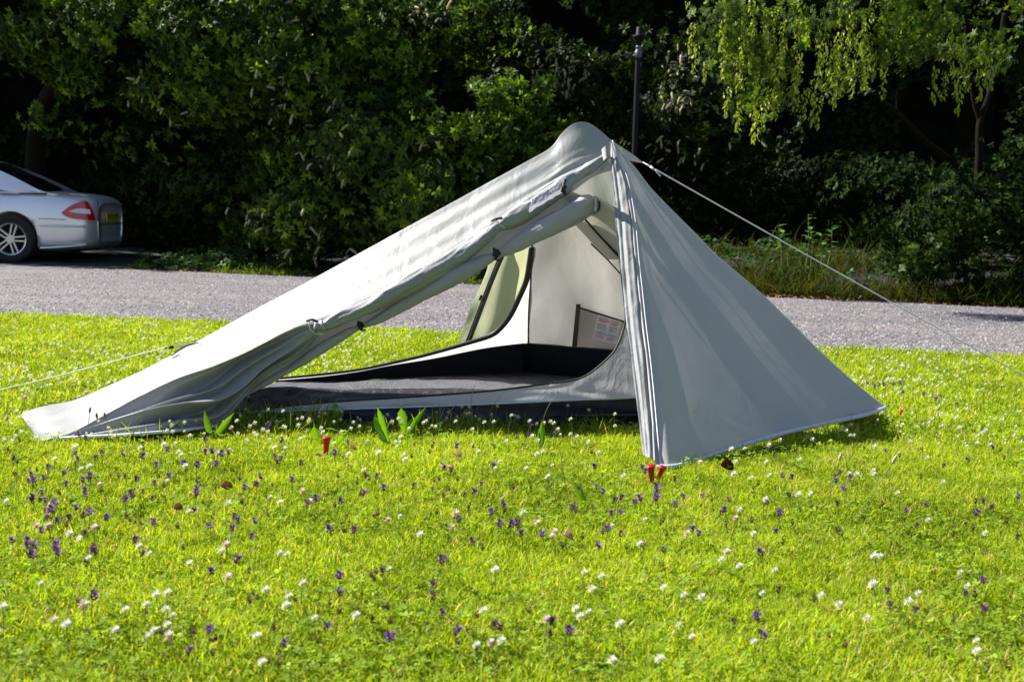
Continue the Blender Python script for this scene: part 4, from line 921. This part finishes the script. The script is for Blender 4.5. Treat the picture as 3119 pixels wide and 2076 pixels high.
def rand_pts(n, dens, zs=None):
    out = []
    while len(out) < n:
        u = r.uniform(-10, 3130); v = r.uniform(965, 2076); q = G(u, v)
        if q.y > path_near(q.x)-.06 or inpoly(np.array([q.x]), np.array([q.y]), TP)[0] or inpoly(np.array([q.x]), np.array([q.y]), FP2)[0] or q.y < 1.9: continue
        if r.random() < dens(u, v, q): out.append(q)
    return out
def dw(u, v, q):                        # white: thick in the far lawn on both sides, thin in front
    far = max(0, min(1, (1330-v)/150)); d = .10+.9*far*(.6+.8*noise.noise((q.x*1.2, q.y*1.2, 7))); return max(.012, min(1, d))
for k, q in enumerate(rand_pts(190, dw)):
    s = 1.0; j = int(r.integers(0, 3)); put(WL[j], q.x, q.y, r.uniform(.75, 1.1), r.random()*6, r.normal()*.15, LW, 'flower', 'white clover flowers')
# the rest of the far clover as one object
far_ = [q for q in rand_pts(1350, lambda u, v, q: (1 if v < 1250 else (.25 if v < 1400 else 0))*max(.05, .5+.9*noise.noise((q.x*1.5, q.y*1.5, 9))))]
hv, hf, hc2 = head_clover(9, 0, 24); n = len(far_); pos = np.array([(q.x, q.y, r.uniform(.04, .068)) for q in far_])
V_, F_, C_ = scatter(hv, hf, pos, np.tile(np.eye(3), (n, 1, 1)), .0100*r.uniform(.7, 1.15, n), np.ones((n, 3)), hc2)
tag(bigmesh('distant_clover', V_, F_, FLOWERM, C_), 'mass of white clover heads dotting the far lawn', 'clover', kind='stuff')
viol = [(115, 1462), (250, 1459), (195, 1433), (103, 1465), (260, 1485), (205, 1475), (380, 1525), (402, 1512), (425, 1395), (480, 1590), (640, 1595), (705, 1610), (762, 1625), (405, 1650), (435, 1680), (305, 1685), (85, 1690), (105, 1665), (120, 1660), (165, 1670), (175, 1675), (85, 1640), (150, 1560), (160, 1585), (125, 1610),
        (265, 1830), (640, 1745), (708, 1715), (1170, 1748), (1035, 1830-70), (1430, 1500), (1135, 1450), (1102, 1505), (1167, 1497), (1530, 1536), (1548, 1605), (1570, 1595), (1497, 1563), (1990, 1490), (2010, 1500), (2120, 1615), (2130, 1620), (1850, 1615), (1890, 1620), (1835, 1655), (1865, 1520), (1940, 1525), (1950, 1528), 
        (2560, 1462), (2592, 1465), (2325, 1690), (1325, 1780), (1320, 1820), (1335, 1720), (935, 1540), (960, 1530), (2640, 1175), (2660, 1180), (2680, 1178), (2700, 1175), (2715, 1172), (2820, 1205), (2740, 1170), (2850, 1220), (2910, 1232), (1020, 1390), (640, 1385), (670, 1388), (690, 1380), (655, 1380), (510, 1372), (820, 1300), (855, 1400), (565, 1420), (590, 1424), (3000, 1860), (2320, 1890), (1600, 1630), (1660, 1625),
        (1990, 1395+120), (520, 1448), (100, 1520), (95, 1440), (240, 1540), (990, 1350+270)]
for u, v in viol:
    k = random.choice((0, 0, 1, 1, 2)); q = at(u, v, (.045, .051, .049)[k]); put(SF[k], q.x, q.y, random.uniform(.9, 1.25), random.random()*6, random.uniform(-.3, .3), LV, 'flower', 'violet selfheal flowers')
def ds(u, v, q):
    a = max(0, min(1, (v-1330)/60)); return a*max(.04, .35+1.1*noise.noise((q.x*1.7, q.y*1.7, 17)))*(1.5 if v < 1650 else .8)
def dl(u, v, q): return max(.02, 1.2*gs(u, 180, 330)*gs(v, 1560, 150)+.7*gs(v, 1500, 110)*(.5+noise.noise((q.x*2, q.y*2, 3)))+.8*gs(u, 2700, 260)*gs(v, 1190, 40))
for q in rand_pts(90, dl): j = int(r.integers(0, 3)); put(SF[j], q.x, q.y, r.uniform(.8, 1.2), r.random()*6, r.normal()*.2, LV, 'flower', 'violet selfheal flowers')
for q in rand_pts(10, dl): j = int(r.integers(0, 2)); put(SB[j], q.x, q.y, r.uniform(.8, 1.2), r.random()*6, r.normal()*.2, LB_, 'flower', 'brown selfheal flowers')
for q in rand_pts(40, ds): j = int(r.integers(0, 3)); put(SF[j], q.x, q.y, r.uniform(.7, 1.1), r.random()*6, r.normal()*.2, LV, 'flower', 'violet selfheal flowers')
for q in rand_pts(45, ds): j = int(r.integers(0, 2)); put(SB[j], q.x, q.y, r.uniform(.7, 1.1), r.random()*6, r.normal()*.2, LB_, 'flower', 'brown selfheal flowers')

for nm_, fl_, cnt, lb_ in (('spent_selfheal', 0, 170, 'many small brown selfheal spikes scattered through the lawn'),):
    pp = rand_pts(cnt, lambda u, v, q: ds(u, v, q)+dl(u, v, q)); hv, hf, hc2 = head_self(33, fl_); n = len(pp)
    V_, F_, C_ = scatter(hv, hf, np.array([(q.x, q.y, r.uniform(.022, .036)) for q in pp]), np.tile(np.eye(3), (n, 1, 1)), .0088*r.uniform(.7, 1.2, n), np.ones((n, 3)), hc2)
    tag(bigmesh(nm_, V_, F_, FLOWERM, C_), lb_, 'selfheal', kind='stuff')
# ------------------------------------------------------------ bigger weeds, seed heads, fallen leaves
def strap_leaf(b, t, wd, twist=.3, name='leaf', mat=None, parent=None, c=(.16, .30, .03), droop=.0, wavy=0, shape=None):
    n = 14; V = []; F = []; ax = (t-b); side = ax.cross(Vector((0, 1, .15))).normalized()
    for i in range(n):
        s = i/(n-1); w_ = wd*(math.sin(PI*min(1, s*.86+.10))**.8)*(1-s**6); 
        if shape == 'spoon': w_ = wd*(.25+.75*math.sin(PI*min(1, s**1.7*.92))**.9)*(1-s**10)
        w_ *= 1+wavy*math.sin(i*2.4)
        c_ = b+ax*s+Vector((0, -.25*wd*math.sin(s*3), -droop*s*s)); sd = (side*math.cos(twist*s)+Vector((0, 1, 0))*math.sin(twist*s))
        fold = Vector((0, .35*w_, 0))
        V += [c_-sd*w_-fold, c_, c_+sd*w_-fold]
    for i in range(n-1):
        for k in (0, 1): F.append((i*3+k, i*3+k+1, (i+1)*3+k+1, (i+1)*3+k))
    cc = np.tile(np.array(c), (len(V), 1)); cc[1::3] *= 1.25
    return mk(name, V, F, mat or GRASSM, parent, col=cc)
def weed(base_uv, leaves, label, cat='weed', name='broadleaf_weed', **k):
    b = G(*base_uv); root = empty(name, b); tag(root, label, cat)
    for (u, v, w_, sp) in leaves:
        dy = random.uniform(-.04, .03); t = P(u, v, b.y+dy); strap_leaf(b+Vector((random.uniform(-.008, .008), 0, 0)), t, w_, random.uniform(-.5, .5), parent=root, c=k.get('c', (.15, .30, .025)), shape='spoon' if sp else None, wavy=.10 if sp else 0, droop=random.uniform(0, .01))
weed((652, 1338), [(622, 1242, .012, 0), (715, 1250, .011, 0), (662, 1285, .007, 0), (690, 1292, .006, 0)], 'plantain tuft with two long upright leaves before the gathered tent side', name='plantain')
weed((1032, 1300), [(1022, 1224, .015, 1), (1045, 1240, .009, 1)], 'single broad rounded leaf standing before the left part of the dark tent base')
weed((1190, 1360), [(1140, 1258, .018, 1), (1155, 1308, .016, 1), (1120, 1370, .014, 1), (1150, 1236, .010, 1), (1210, 1375, .010, 1)], 'large dandelion-like clump with toothed sunlit leaves in front of the tent door')
weed((1235, 1330), [(1222, 1240, .018, 1), (1300, 1232, .010, 0), (1262, 1262, .013, 1), (1205, 1335, .016, 1)], 'tall pair of backlit broad leaves just right of the toothed clump')
weed((975, 1360), [(956, 1292, .014, 1), (990, 1330, .008, 1)], 'small leafy weed right behind the single red peg')
weed((1020, 1365), [(1052, 1312, .010, 1), (1068, 1300, .007, 0)], 'slim bright leaf leaning right beside the single red peg')
weed((1322, 1330), [(1338, 1284, .012, 1), (1325, 1298, .008, 1)], 'pale leaf leaning right, between the leaf clump and the tall seed stalk')
weed((1645, 1365), [(1652, 1268, .012, 0), (1640, 1300, .006, 0)], 'narrow pale grass leaf standing under the long seed stalk')
weed((1475, 1395), [(1430, 1405, .006, 0), (1550, 1360, .004, 0)], 'low arching leaf near the dry leaves in front of the tent')
weed((1780, 1545), [(1740, 1440, .005, 0), (1810, 1510, .004, 0), (1765, 1460, .006, 0), (1700, 1570, .005, 0)], 'tuft of longer loose grass in front of the near tent corner', 'grass tuft', 'grass_tuft')
def stalk(pts, r_, head, label, name='seed_stalk', hc=(.16, .10, .05), hl=.02, hr=.004):
    W = [G(*pts[0][:2])]+[P(u, v, G(*pts[0][:2]).y+d) for u, v, d in pts[1:]]; root = empty(name, W[0]); tag(root, label, 'seed head')
    tube('stem', W, r_, SOILM, root, 5, samples=14)
    d = (W[-1]-W[-2]).normalized(); hm_ = mat_plain('seed_head_'+name, hc, .9, var=.4, scale=300)
    tube('seed_head', [W[-1]-d*.001, W[-1]+d*hl*.3, W[-1]+d*hl*.7, W[-1]+d*hl], [hr*.5, hr, hr*.8, hr*.2], hm_, root, 8, samples=10, disp=lambda s, a: .35*math.sin(a*4+s*30))
stalk([(266, 1334), (268, 1300, 0), (273, 1256, 0)], .0009, 1, 'tallest of the three plantain heads standing before the tent foot')
stalk([(303, 1336), (302, 1310, 0), (296, 1274, 0)], .0009, 1, 'middle of the three plantain heads standing before the tent foot')
stalk([(328, 1334), (328, 1300, 0), (321, 1272, 0)], .0009, 1, 'rightmost of the three plantain heads standing before the tent foot')
stalk([(1642, 1370), (1660, 1260, -.02), (1698, 1196, -.03)], .001, 1, 'long thin stalk leaning right across the pale inner tent hem', hl=.008, hr=.003)
stalk([(2518, 1562), (2532, 1490, 0), (2556, 1402, 0)], .0012, 1, 'straight dry stalk with a buff head, left of the two right of the tent', hc=(.45, .34, .2), hl=.022, hr=.004)
stalk([(2592, 1590), (2655, 1510, 0), (2718, 1408, 0)], .0012, 1, 'long leaning stalk with a buff head, right of the two right of the tent', hc=(.45, .34, .2), hl=.024, hr=.0045)
stalk([(2400, 1575), (2340, 1515, 0), (2300, 1500, -.02)], .0010, 1, 'bowed pale stalk lying low over the grass to the right of the red pegs', hc=(.45, .30, .2), hl=.018, hr=.003)
stalk([(1740, 1560), (1722, 1480, 0), (1712, 1420, 0)], .0010, 1, 'upright greenish seed stalk left of the near tent corner', hc=(.4, .4, .2), hl=.025, hr=.002)
def fallen(u, v, size, rz, c, label, curl=.5, tilt=.3):
    g = G(u, v, .03); V = []; F = []; n = 12; m = 7
    for i in range(n):
        s = i/(n-1)-.5; w_ = .42*math.cos(PI*s)**.7*(1+.12*math.sin(i*2.7))
        for j in range(m):
            t = (j/(m-1)-.5)*2; x, y = s, t*w_; z = curl*(t*t)*.25*w_*2+.25*curl*s*s+.04*math.sin(9*s+4*t); V.append(Vector((x, y, z))*size)
    Rm = Matrix.Rotation(rz, 3, 'Z') @ Matrix.Rotation(tilt, 3, 'X') @ Matrix.Rotation(.25, 3, 'Y'); V = [g+Rm @ q for q in V]
    for i in range(n-1):
        for j in range(m-1): F.append((i*m+j, i*m+j+1, (i+1)*m+j+1, (i+1)*m+j))
    col = np.array([np.array(c)*(.8+.4*random.random()) for _ in V]); o = mk('fallen_leaf', V, F, DRYM, None, col=col)
    o['label'] = label; o['category'] = 'dry leaf'
    # own origin at the leaf
    o.data.transform(Matrix.Translation(-g)); o.location = g
fallen(1393, 1384, .032, .5, (.55, .40, .28), 'pale dry leaf curled up in the grass in front of the tent', 1.2, 1.0)
fallen(1355, 1417, .036, .1, (.50, .34, .18), 'flat tan leaf just below the pale curled one', .3, .2)
fallen(1075, 1364, .026, .6, (.45, .25, .18), 'small reddish dry leaf beside the broad weeds', .9, .8)
fallen(2212, 1420, .052, .3, (.035, .012, .006), 'crumpled near-black leaf under the tent hem', 1.4, .9)
fallen(1725, 1628, .042, .9, (.42, .28, .20), 'folded pinkish-brown leaf in the foreground lawn', 1.5, 1.1)
fallen(690, 1482, .034, .3, (.16, .08, .045), 'curled dark brown leaf among the violet flowers at left', 1.4, .9)
fallen(540, 1548, .030, .1, (.22, .13, .07), 'long curled brown leaf half hidden in the left foreground', 1.4, .6)
fallen(1575, 1335, .030, 1.0, (.30, .16, .08), 'brown leaf at the edge of the tent shadow', 1.0, .6)
fallen(972, 1390, .03, .3, (.45, .30, .14), 'pale brown scrap lying left of the red peg', 1.0, .3)

# ------------------------------------------------------------ lamp post
def lamp():
    Y = 16.6; b = P(1925, 800, Y); b.z = bank_z(b.x, b.y); top = P(1948, 60, Y)
    r_ = empty('lamp_post', (top.x, Y, b.z)); tag(r_, 'slim dark lamp post rising behind the tent peak', 'lamp post'); x = top.x
    def L(v): return P(1945, v, Y).z
    def lathe(nm, prof, mt):
        V = []; F = []; n = 16
        for rr, z in prof:
            for k in range(n): V.append((x+rr*math.cos(2*PI*k/n), Y+rr*math.sin(2*PI*k/n), z))
        for i in range(len(prof)-1):
            for k in range(n): F.append((i*n+k, i*n+(k+1) % n, (i+1)*n+(k+1) % n, (i+1)*n+k))
        return mk(nm, V, F, mt, r_)
    lathe('base', [(.13, b.z), (.13, b.z+.5), (.10, b.z+.6), (.055, b.z+.75)], POLE)
    lathe('pole', [(.042, b.z+.7), (.034, L(175)), (.030, L(140))], POLE)
    lathe('collar', [(.034, L(178)), (.050, L(174)), (.050, L(158)), (.036, L(154)), (.036, L(146)), (.045, L(144)), (.030, L(140))], mat_plain('collar_grey', (.09, .10, .14), .4, .2))
    lathe('lantern', [(.030, L(140)), (.05, L(126)), (.085, L(114)), (.09, L(110)), (.040, L(107)), (.034, L(84)), (.0, L(80))], POLE)
    tube('ladder_bar', [Vector((x-.16, Y, L(164))), Vector((x+.16, Y, L(162)))], .008, POLE, r_, 6)
lamp()

# ------------------------------------------------------------ car
def car():
    PAINT = mat_plain('silver_car_paint', (.86, .86, .92), .34, .60, .5, .02, 5, .2)
    GLASS = mat_plain('dark_car_glass', (.006, .007, .010), .06, 0, .7, .02, 5); RUB = mat_plain('tyre_rubber', (.012, .012, .013), .8)
    RIM = mat_plain('alloy_rim', (.62, .62, .66), .25, .8); LRD = mat_plain('tail_light_red', (.55, .008, .015), .12, 0, .7, .05, 5, .5); LCL = mat_plain('tail_light_clear', (.5, .5, .55), .15, .3, .7)
    UND = mat_plain('black_underbody', (.006, .006, .006), .8); YEL = mat_plain('number_plate_yellow', (.65, .48, .04), .5); BLK = mat_plain('plate_letters', (.01, .01, .01), .6)
    g = G(30, 802)                      # near rear wheel contact
    ox, oy = g.x, g.y+.02               # x = rear axle, y = near side
    L_, Wd = 4.64, 1.74; RO = 1.06      # rear overhang
    root = empty('parked_car', (ox, oy, 0)); tag(root, 'silver saloon car parked on the far side of the path, nose out of the picture', 'car')
    cy = oy+Wd/2
    # stations along the car: X from the rear end (0) forwards; z of shoulder/top/bottom and half width
    st = [(.00, .30, .62, .80, .52), (.04, .24, .62, .86, .66), (.14, .20, .62, .905, .77), (.30, .18, .64, .92, .825), (.55, .17, .66, .935, .86), (.85, .17, .68, .95, .87), (1.3, .17, .70, .95, .87), (2.0, .17, .70, .94, .87), (2.8, .17, .70, .93, .87), (3.4, .17, .70, .92, .865), (3.9, .18, .68, .88, .85), (4.3, .20, .62, .78, .80), (4.55, .24, .52, .66, .68), (4.64, .30, .45, .56, .50)]
    V = []; F = []; m = 15
    for X, zb, zm, zt, hw in st:
        sec = [(0, zb), (hw*.80, zb), (hw*.955, zb+.05), (hw*.985, zb+.16), (hw*1.0, zm-.10), (hw*.99, zm+.05), (hw*.955, zt-.07), (hw*.90, zt-.01), (hw*.70, zt+.02), (hw*.35, zt+.035), (0, zt+.04)]
        full = [(-a, z) for a, z in sec]+[(a, z) for a, z in reversed(sec[1:-1])]
        for a, z in full: V.append((ox+RO-X, cy+a, z))
    k = len(full)
    for i in range(len(st)-1):
        for j in range(k): F.append((i*k+j, i*k+(j+1) % k, (i+1)*k+(j+1) % k, (i+1)*k+j))
    F.append(tuple(range(k))); F.append(tuple((len(st)-1)*k+j for j in range(k))[::-1])
    body = mk('body', V, F, PAINT)
    sub = body.modifiers.new('s', 'SUBSURF'); sub.levels = sub.render_levels = 2
    bm = bmesh.new()
    for wx in (ox, ox-2.72):
        for sy in (oy-.05, oy+Wd-.20):
            r1 = bmesh.ops.create_cone(bm, cap_ends=True, segments=40, radius1=.36, radius2=.36, depth=.50, matrix=Matrix.Translation((wx, sy+.125, .33)) @ Matrix.Rotation(PI/2, 4, 'X'))
    cm_ = bpy.data.meshes.new('cut'); bm.to_mesh(cm_); cut = bpy.data.objects.new('cut', cm_); COL.objects.link(cut)
    bo = body.modifiers.new('b', 'BOOLEAN'); bo.object = cut; bo.solver = 'EXACT'; bo.operation = 'DIFFERENCE'
    dg = bpy.context.evaluated_depsgraph_get(); me = bpy.data.meshes.new_from_object(body.evaluated_get(dg)); body.modifiers.clear(); body.data = me
    me.materials.clear(); me.materials.append(PAINT); me.polygons.foreach_set('use_smooth', [True]*len(me.polygons))
    bpy.data.objects.remove(cut); par(body, root)
    # greenhouse: glass volume with a painted roof shell and rear pillars
    gh = [(.62, .95, .56), (.75, 1.0, .62), (1.10, 1.16, .60), (1.55, 1.34, .575), (2.0, 1.40, .57), (2.6, 1.39, .57), (3.05, 1.24, .60), (3.5, .98, .66)]
    V = []; F = []
    for X, zt, hw in gh:
        zb = .93; wb = .76
        for a, z in ((-wb, zb), (-(wb*.5+hw*.5)-.02, zb+(zt-zb)*.5), (-hw, zt-.03), (-hw*.7, zt), (0, zt+.015), (hw*.7, zt), (hw, zt-.03), ((wb*.5+hw*.5)+.02, zb+(zt-zb)*.5), (wb, zb)): V.append((ox+RO-X, cy+a, z))
    k = 9
    for i in range(len(gh)-1):
        for j in range(k-1): F.append((i*k+j, i*k+j+1, (i+1)*k+j+1, (i+1)*k+j))
    F.append(tuple(range(k))); F.append(tuple((len(gh)-1)*k+j for j in range(k))[::-1]); mk('windows', V, F, GLASS, root)
    def sheet(nm, pts_rows, mt, off=0): return loft(nm, pts_rows, 24, 8, mt, root)
    def X_(X, a, z): return Vector((ox+RO-X, cy+a, z))
    sheet('roof', [[X_(1.45, -.60, 1.33), X_(2.0, -.60, 1.39), X_(2.6, -.60, 1.38), X_(2.95, -.60, 1.29)], [X_(1.45, 0, 1.355), X_(2.0, 0, 1.435), X_(2.6, 0, 1.425), X_(2.95, 0, 1.32)], [X_(1.45, .60, 1.33), X_(2.0, .60, 1.39), X_(2.6, .60, 1.38), X_(2.95, .60, 1.29)]], PAINT)
    for s in (-1, 1):                   # rear pillar sweeping from roof to boot
        sheet('rear_pillar', [[X_(.50, s*.80, .945), X_(.72, s*.745, .985), X_(.95, s*.70, 1.09), X_(1.25, s*.655, 1.22), X_(1.6, s*.62, 1.345)],
                              [X_(.95, s*.815, .94), X_(1.25, s*.80, .98), X_(1.45, s*.75, 1.09), X_(1.65, s*.69, 1.22), X_(1.9, s*.63, 1.375)]], PAINT)
        sheet('waist_trim', [[X_(.95, s*.842, .925), X_(2, s*.845, .93), X_(3.3, s*.84, .92)], [X_(.95, s*.80, .955), X_(2, s*.80, .958), X_(3.3, s*.80, .95)]], PAINT)
    tube('bumper_strip', [X_(.67, -.874, .515), X_(.5, -.876, .515), X_(.25, -.83, .515), X_(.10, -.74, .515)], .014, PAINT, root, 8, samples=14)
    tube('lower_lip', [X_(.66, -.864, .215), X_(.5, -.862, .225), X_(.25, -.80, .25), X_(.10, -.70, .27)], .016, PAINT, root, 8, samples=14)
    for s in (-1, 1):
        rows = [[X_(.37, s*.840, .70), X_(.30, s*.832, .76), X_(.20, s*.805, .82), X_(.12, s*.765, .855), X_(.07, s*.70, .84)],
                [X_(.38, s*.843, .69), X_(.30, s*.836, .70), X_(.20, s*.818, .72), X_(.08, s*.755, .73), X_(.02, s*.66, .72)],
                [X_(.36, s*.845, .67), X_(.30, s*.840, .635), X_(.20, s*.825, .615), X_(.05, s*.75, .605), X_(.005, s*.60, .60)]]
        tl = loft('tail_light', [[q+Vector((0, s*.012, 0)) for q in rw] for rw in rows], 24, 12, LRD, root)
        if s < 0:
            rows = [[X_(.27, s*.862, .715), X_(.20, s*.845, .745), X_(.12, s*.81, .755), X_(.04, s*.745, .742)], [X_(.27, s*.862, .708), X_(.20, s*.848, .692), X_(.12, s*.815, .685), X_(.03, s*.74, .682)]]
            lc = loft('clear_lens', rows, 16, 5, LCL); lc.parent = tl
    tube('shut_line', [X_(.68, -.869, .605), X_(.5, -.863, .603), X_(.33, -.842, .60)], .004, UND, root, 5)
    tube('shut_line', [X_(.012, -.50, .865), X_(.0, -.52, .75), X_(-.004, -.50, .56), X_(-.004, 0, .545), X_(-.004, .50, .56)], .005, UND, root, 5, samples=20)
    # plate
    pz, py = .62, cy
    mk('number_plate', [X_(-.035, -.26, .585), X_(-.035, .26, .585), X_(-.025, .26, .70), X_(-.025, -.26, .70), X_(-.02, -.26, .585), X_(-.02, .26, .585), X_(-.01, .26, .70), X_(-.01, -.26, .70)], [(0, 1, 2, 3), (4, 7, 6, 5), (0, 4, 5, 1), (3, 2, 6, 7), (0, 3, 7, 4), (1, 5, 6, 2)], YEL, root, smooth=False)
    tc = bpy.data.curves.new('plate_text', 'FONT'); tc.body = 'KP53 ZYS'; tc.size = .105; tc.extrude = .001; tc.align_x = 'CENTER'; tc.align_y = 'CENTER'
    to = bpy.data.objects.new('plate_text', tc); COL.objects.link(to); to.matrix_world = Matrix.Translation(X_(-.037, 0, .643)) @ Matrix(((0, 0, 1, 0), (1, 0, 0, 0), (0, 1, 0, 0), (0, 0, 0, 1)))
    bpy.context.view_layer.update(); dg = bpy.context.evaluated_depsgraph_get(); tm = bpy.data.meshes.new_from_object(to.evaluated_get(dg)); tm.transform(to.matrix_world); bpy.data.objects.remove(to)
    tm.materials.clear(); tm.materials.append(BLK); t2 = bpy.data.objects.new('plate_letters', tm); COL.objects.link(t2); par(t2, root)
    # wheels
    for wx in (ox, ox-2.72):
        for s, y0 in ((-1, oy), (1, oy+Wd)):
            prof = [(.21, .02), (.23, .0), (.30, -.012), (.318, .01), (.322, .05), (.322, .17), (.318, .20), (.29, .22), (.21, .21)]; V = []; F = []; n = 48
            for rr, yy in prof:
                for k in range(n): V.append((wx+rr*math.cos(2*PI*k/n), y0-s*yy if s > 0 else y0+yy, .322+rr*math.sin(2*PI*k/n)))
            for i in range(len(prof)-1):
                for k in range(n): F.append((i*n+k, i*n+(k+1) % n, (i+1)*n+(k+1) % n, (i+1)*n+k))
            wh = mk('wheel', V, F, RUB, root)
            d = -1 if s < 0 else 1; V = []; F = []
            for rr, yy in ((.222, .012), (.214, -.004), (.198, .004), (.192, .06), (.19, .12)):
                for k in range(n): V.append((wx+rr*math.cos(2*PI*k/n), y0-d*yy, .322+rr*math.sin(2*PI*k/n)))
            for i in range(4):
                for k in range(n): F.append((i*n+k, i*n+(k+1) % n, (i+1)*n+(k+1) % n, (i+1)*n+k))
            def q3(a, rr, yy, off): return (wx+rr*math.cos(a)-off*math.sin(a), y0-d*yy, .322+rr*math.sin(a)+off*math.cos(a))
            for j in range(5):
                for o_ in (-.022, .022):
                    a = 2*PI*j/5+.05; b0 = len(V); V += [q3(a, .03, .01, o_-.011), q3(a, .03, .01, o_+.011), q3(a, .20, .008, o_*1.5+.009), q3(a, .20, .008, o_*1.5-.009), q3(a, .03, .05, o_-.011), q3(a, .03, .05, o_+.011), q3(a, .20, .05, o_*1.5+.009), q3(a, .20, .05, o_*1.5-.009)]
                    F += [(b0, b0+1, b0+2, b0+3), (b0, b0+4, b0+5, b0+1), (b0+3, b0+2, b0+6, b0+7), (b0, b0+3, b0+7, b0+4), (b0+1, b0+5, b0+6, b0+2)]
            b0 = len(V); V += [q3(2*PI*k/20, .055, .0, 0) for k in range(20)]+[q3(2*PI*k/20, .055, .06, 0) for k in range(20)]; F += [tuple(b0+k for k in range(20))]+[(b0+k, b0+(k+1) % 20, b0+20+(k+1) % 20, b0+20+k) for k in range(20)]
            rm = mk('rim', V, F, RIM, None, smooth=False); rm.parent = wh
            V = [q3(2*PI*k/24, .19, .125, 0) for k in range(24)]; dk = mk('wheel_hub', V, [tuple(range(24))], UND, None, smooth=False); dk.parent = wh
    mk('underbody', [X_(a, b, c) for a in (.35, 4.3) for b in (-.62, .62) for c in (.16, .55)], [(0, 1, 3, 2), (4, 6, 7, 5), (0, 4, 5, 1), (2, 3, 7, 6), (0, 2, 6, 4), (1, 5, 7, 3)], UND, root, smooth=False)
car()
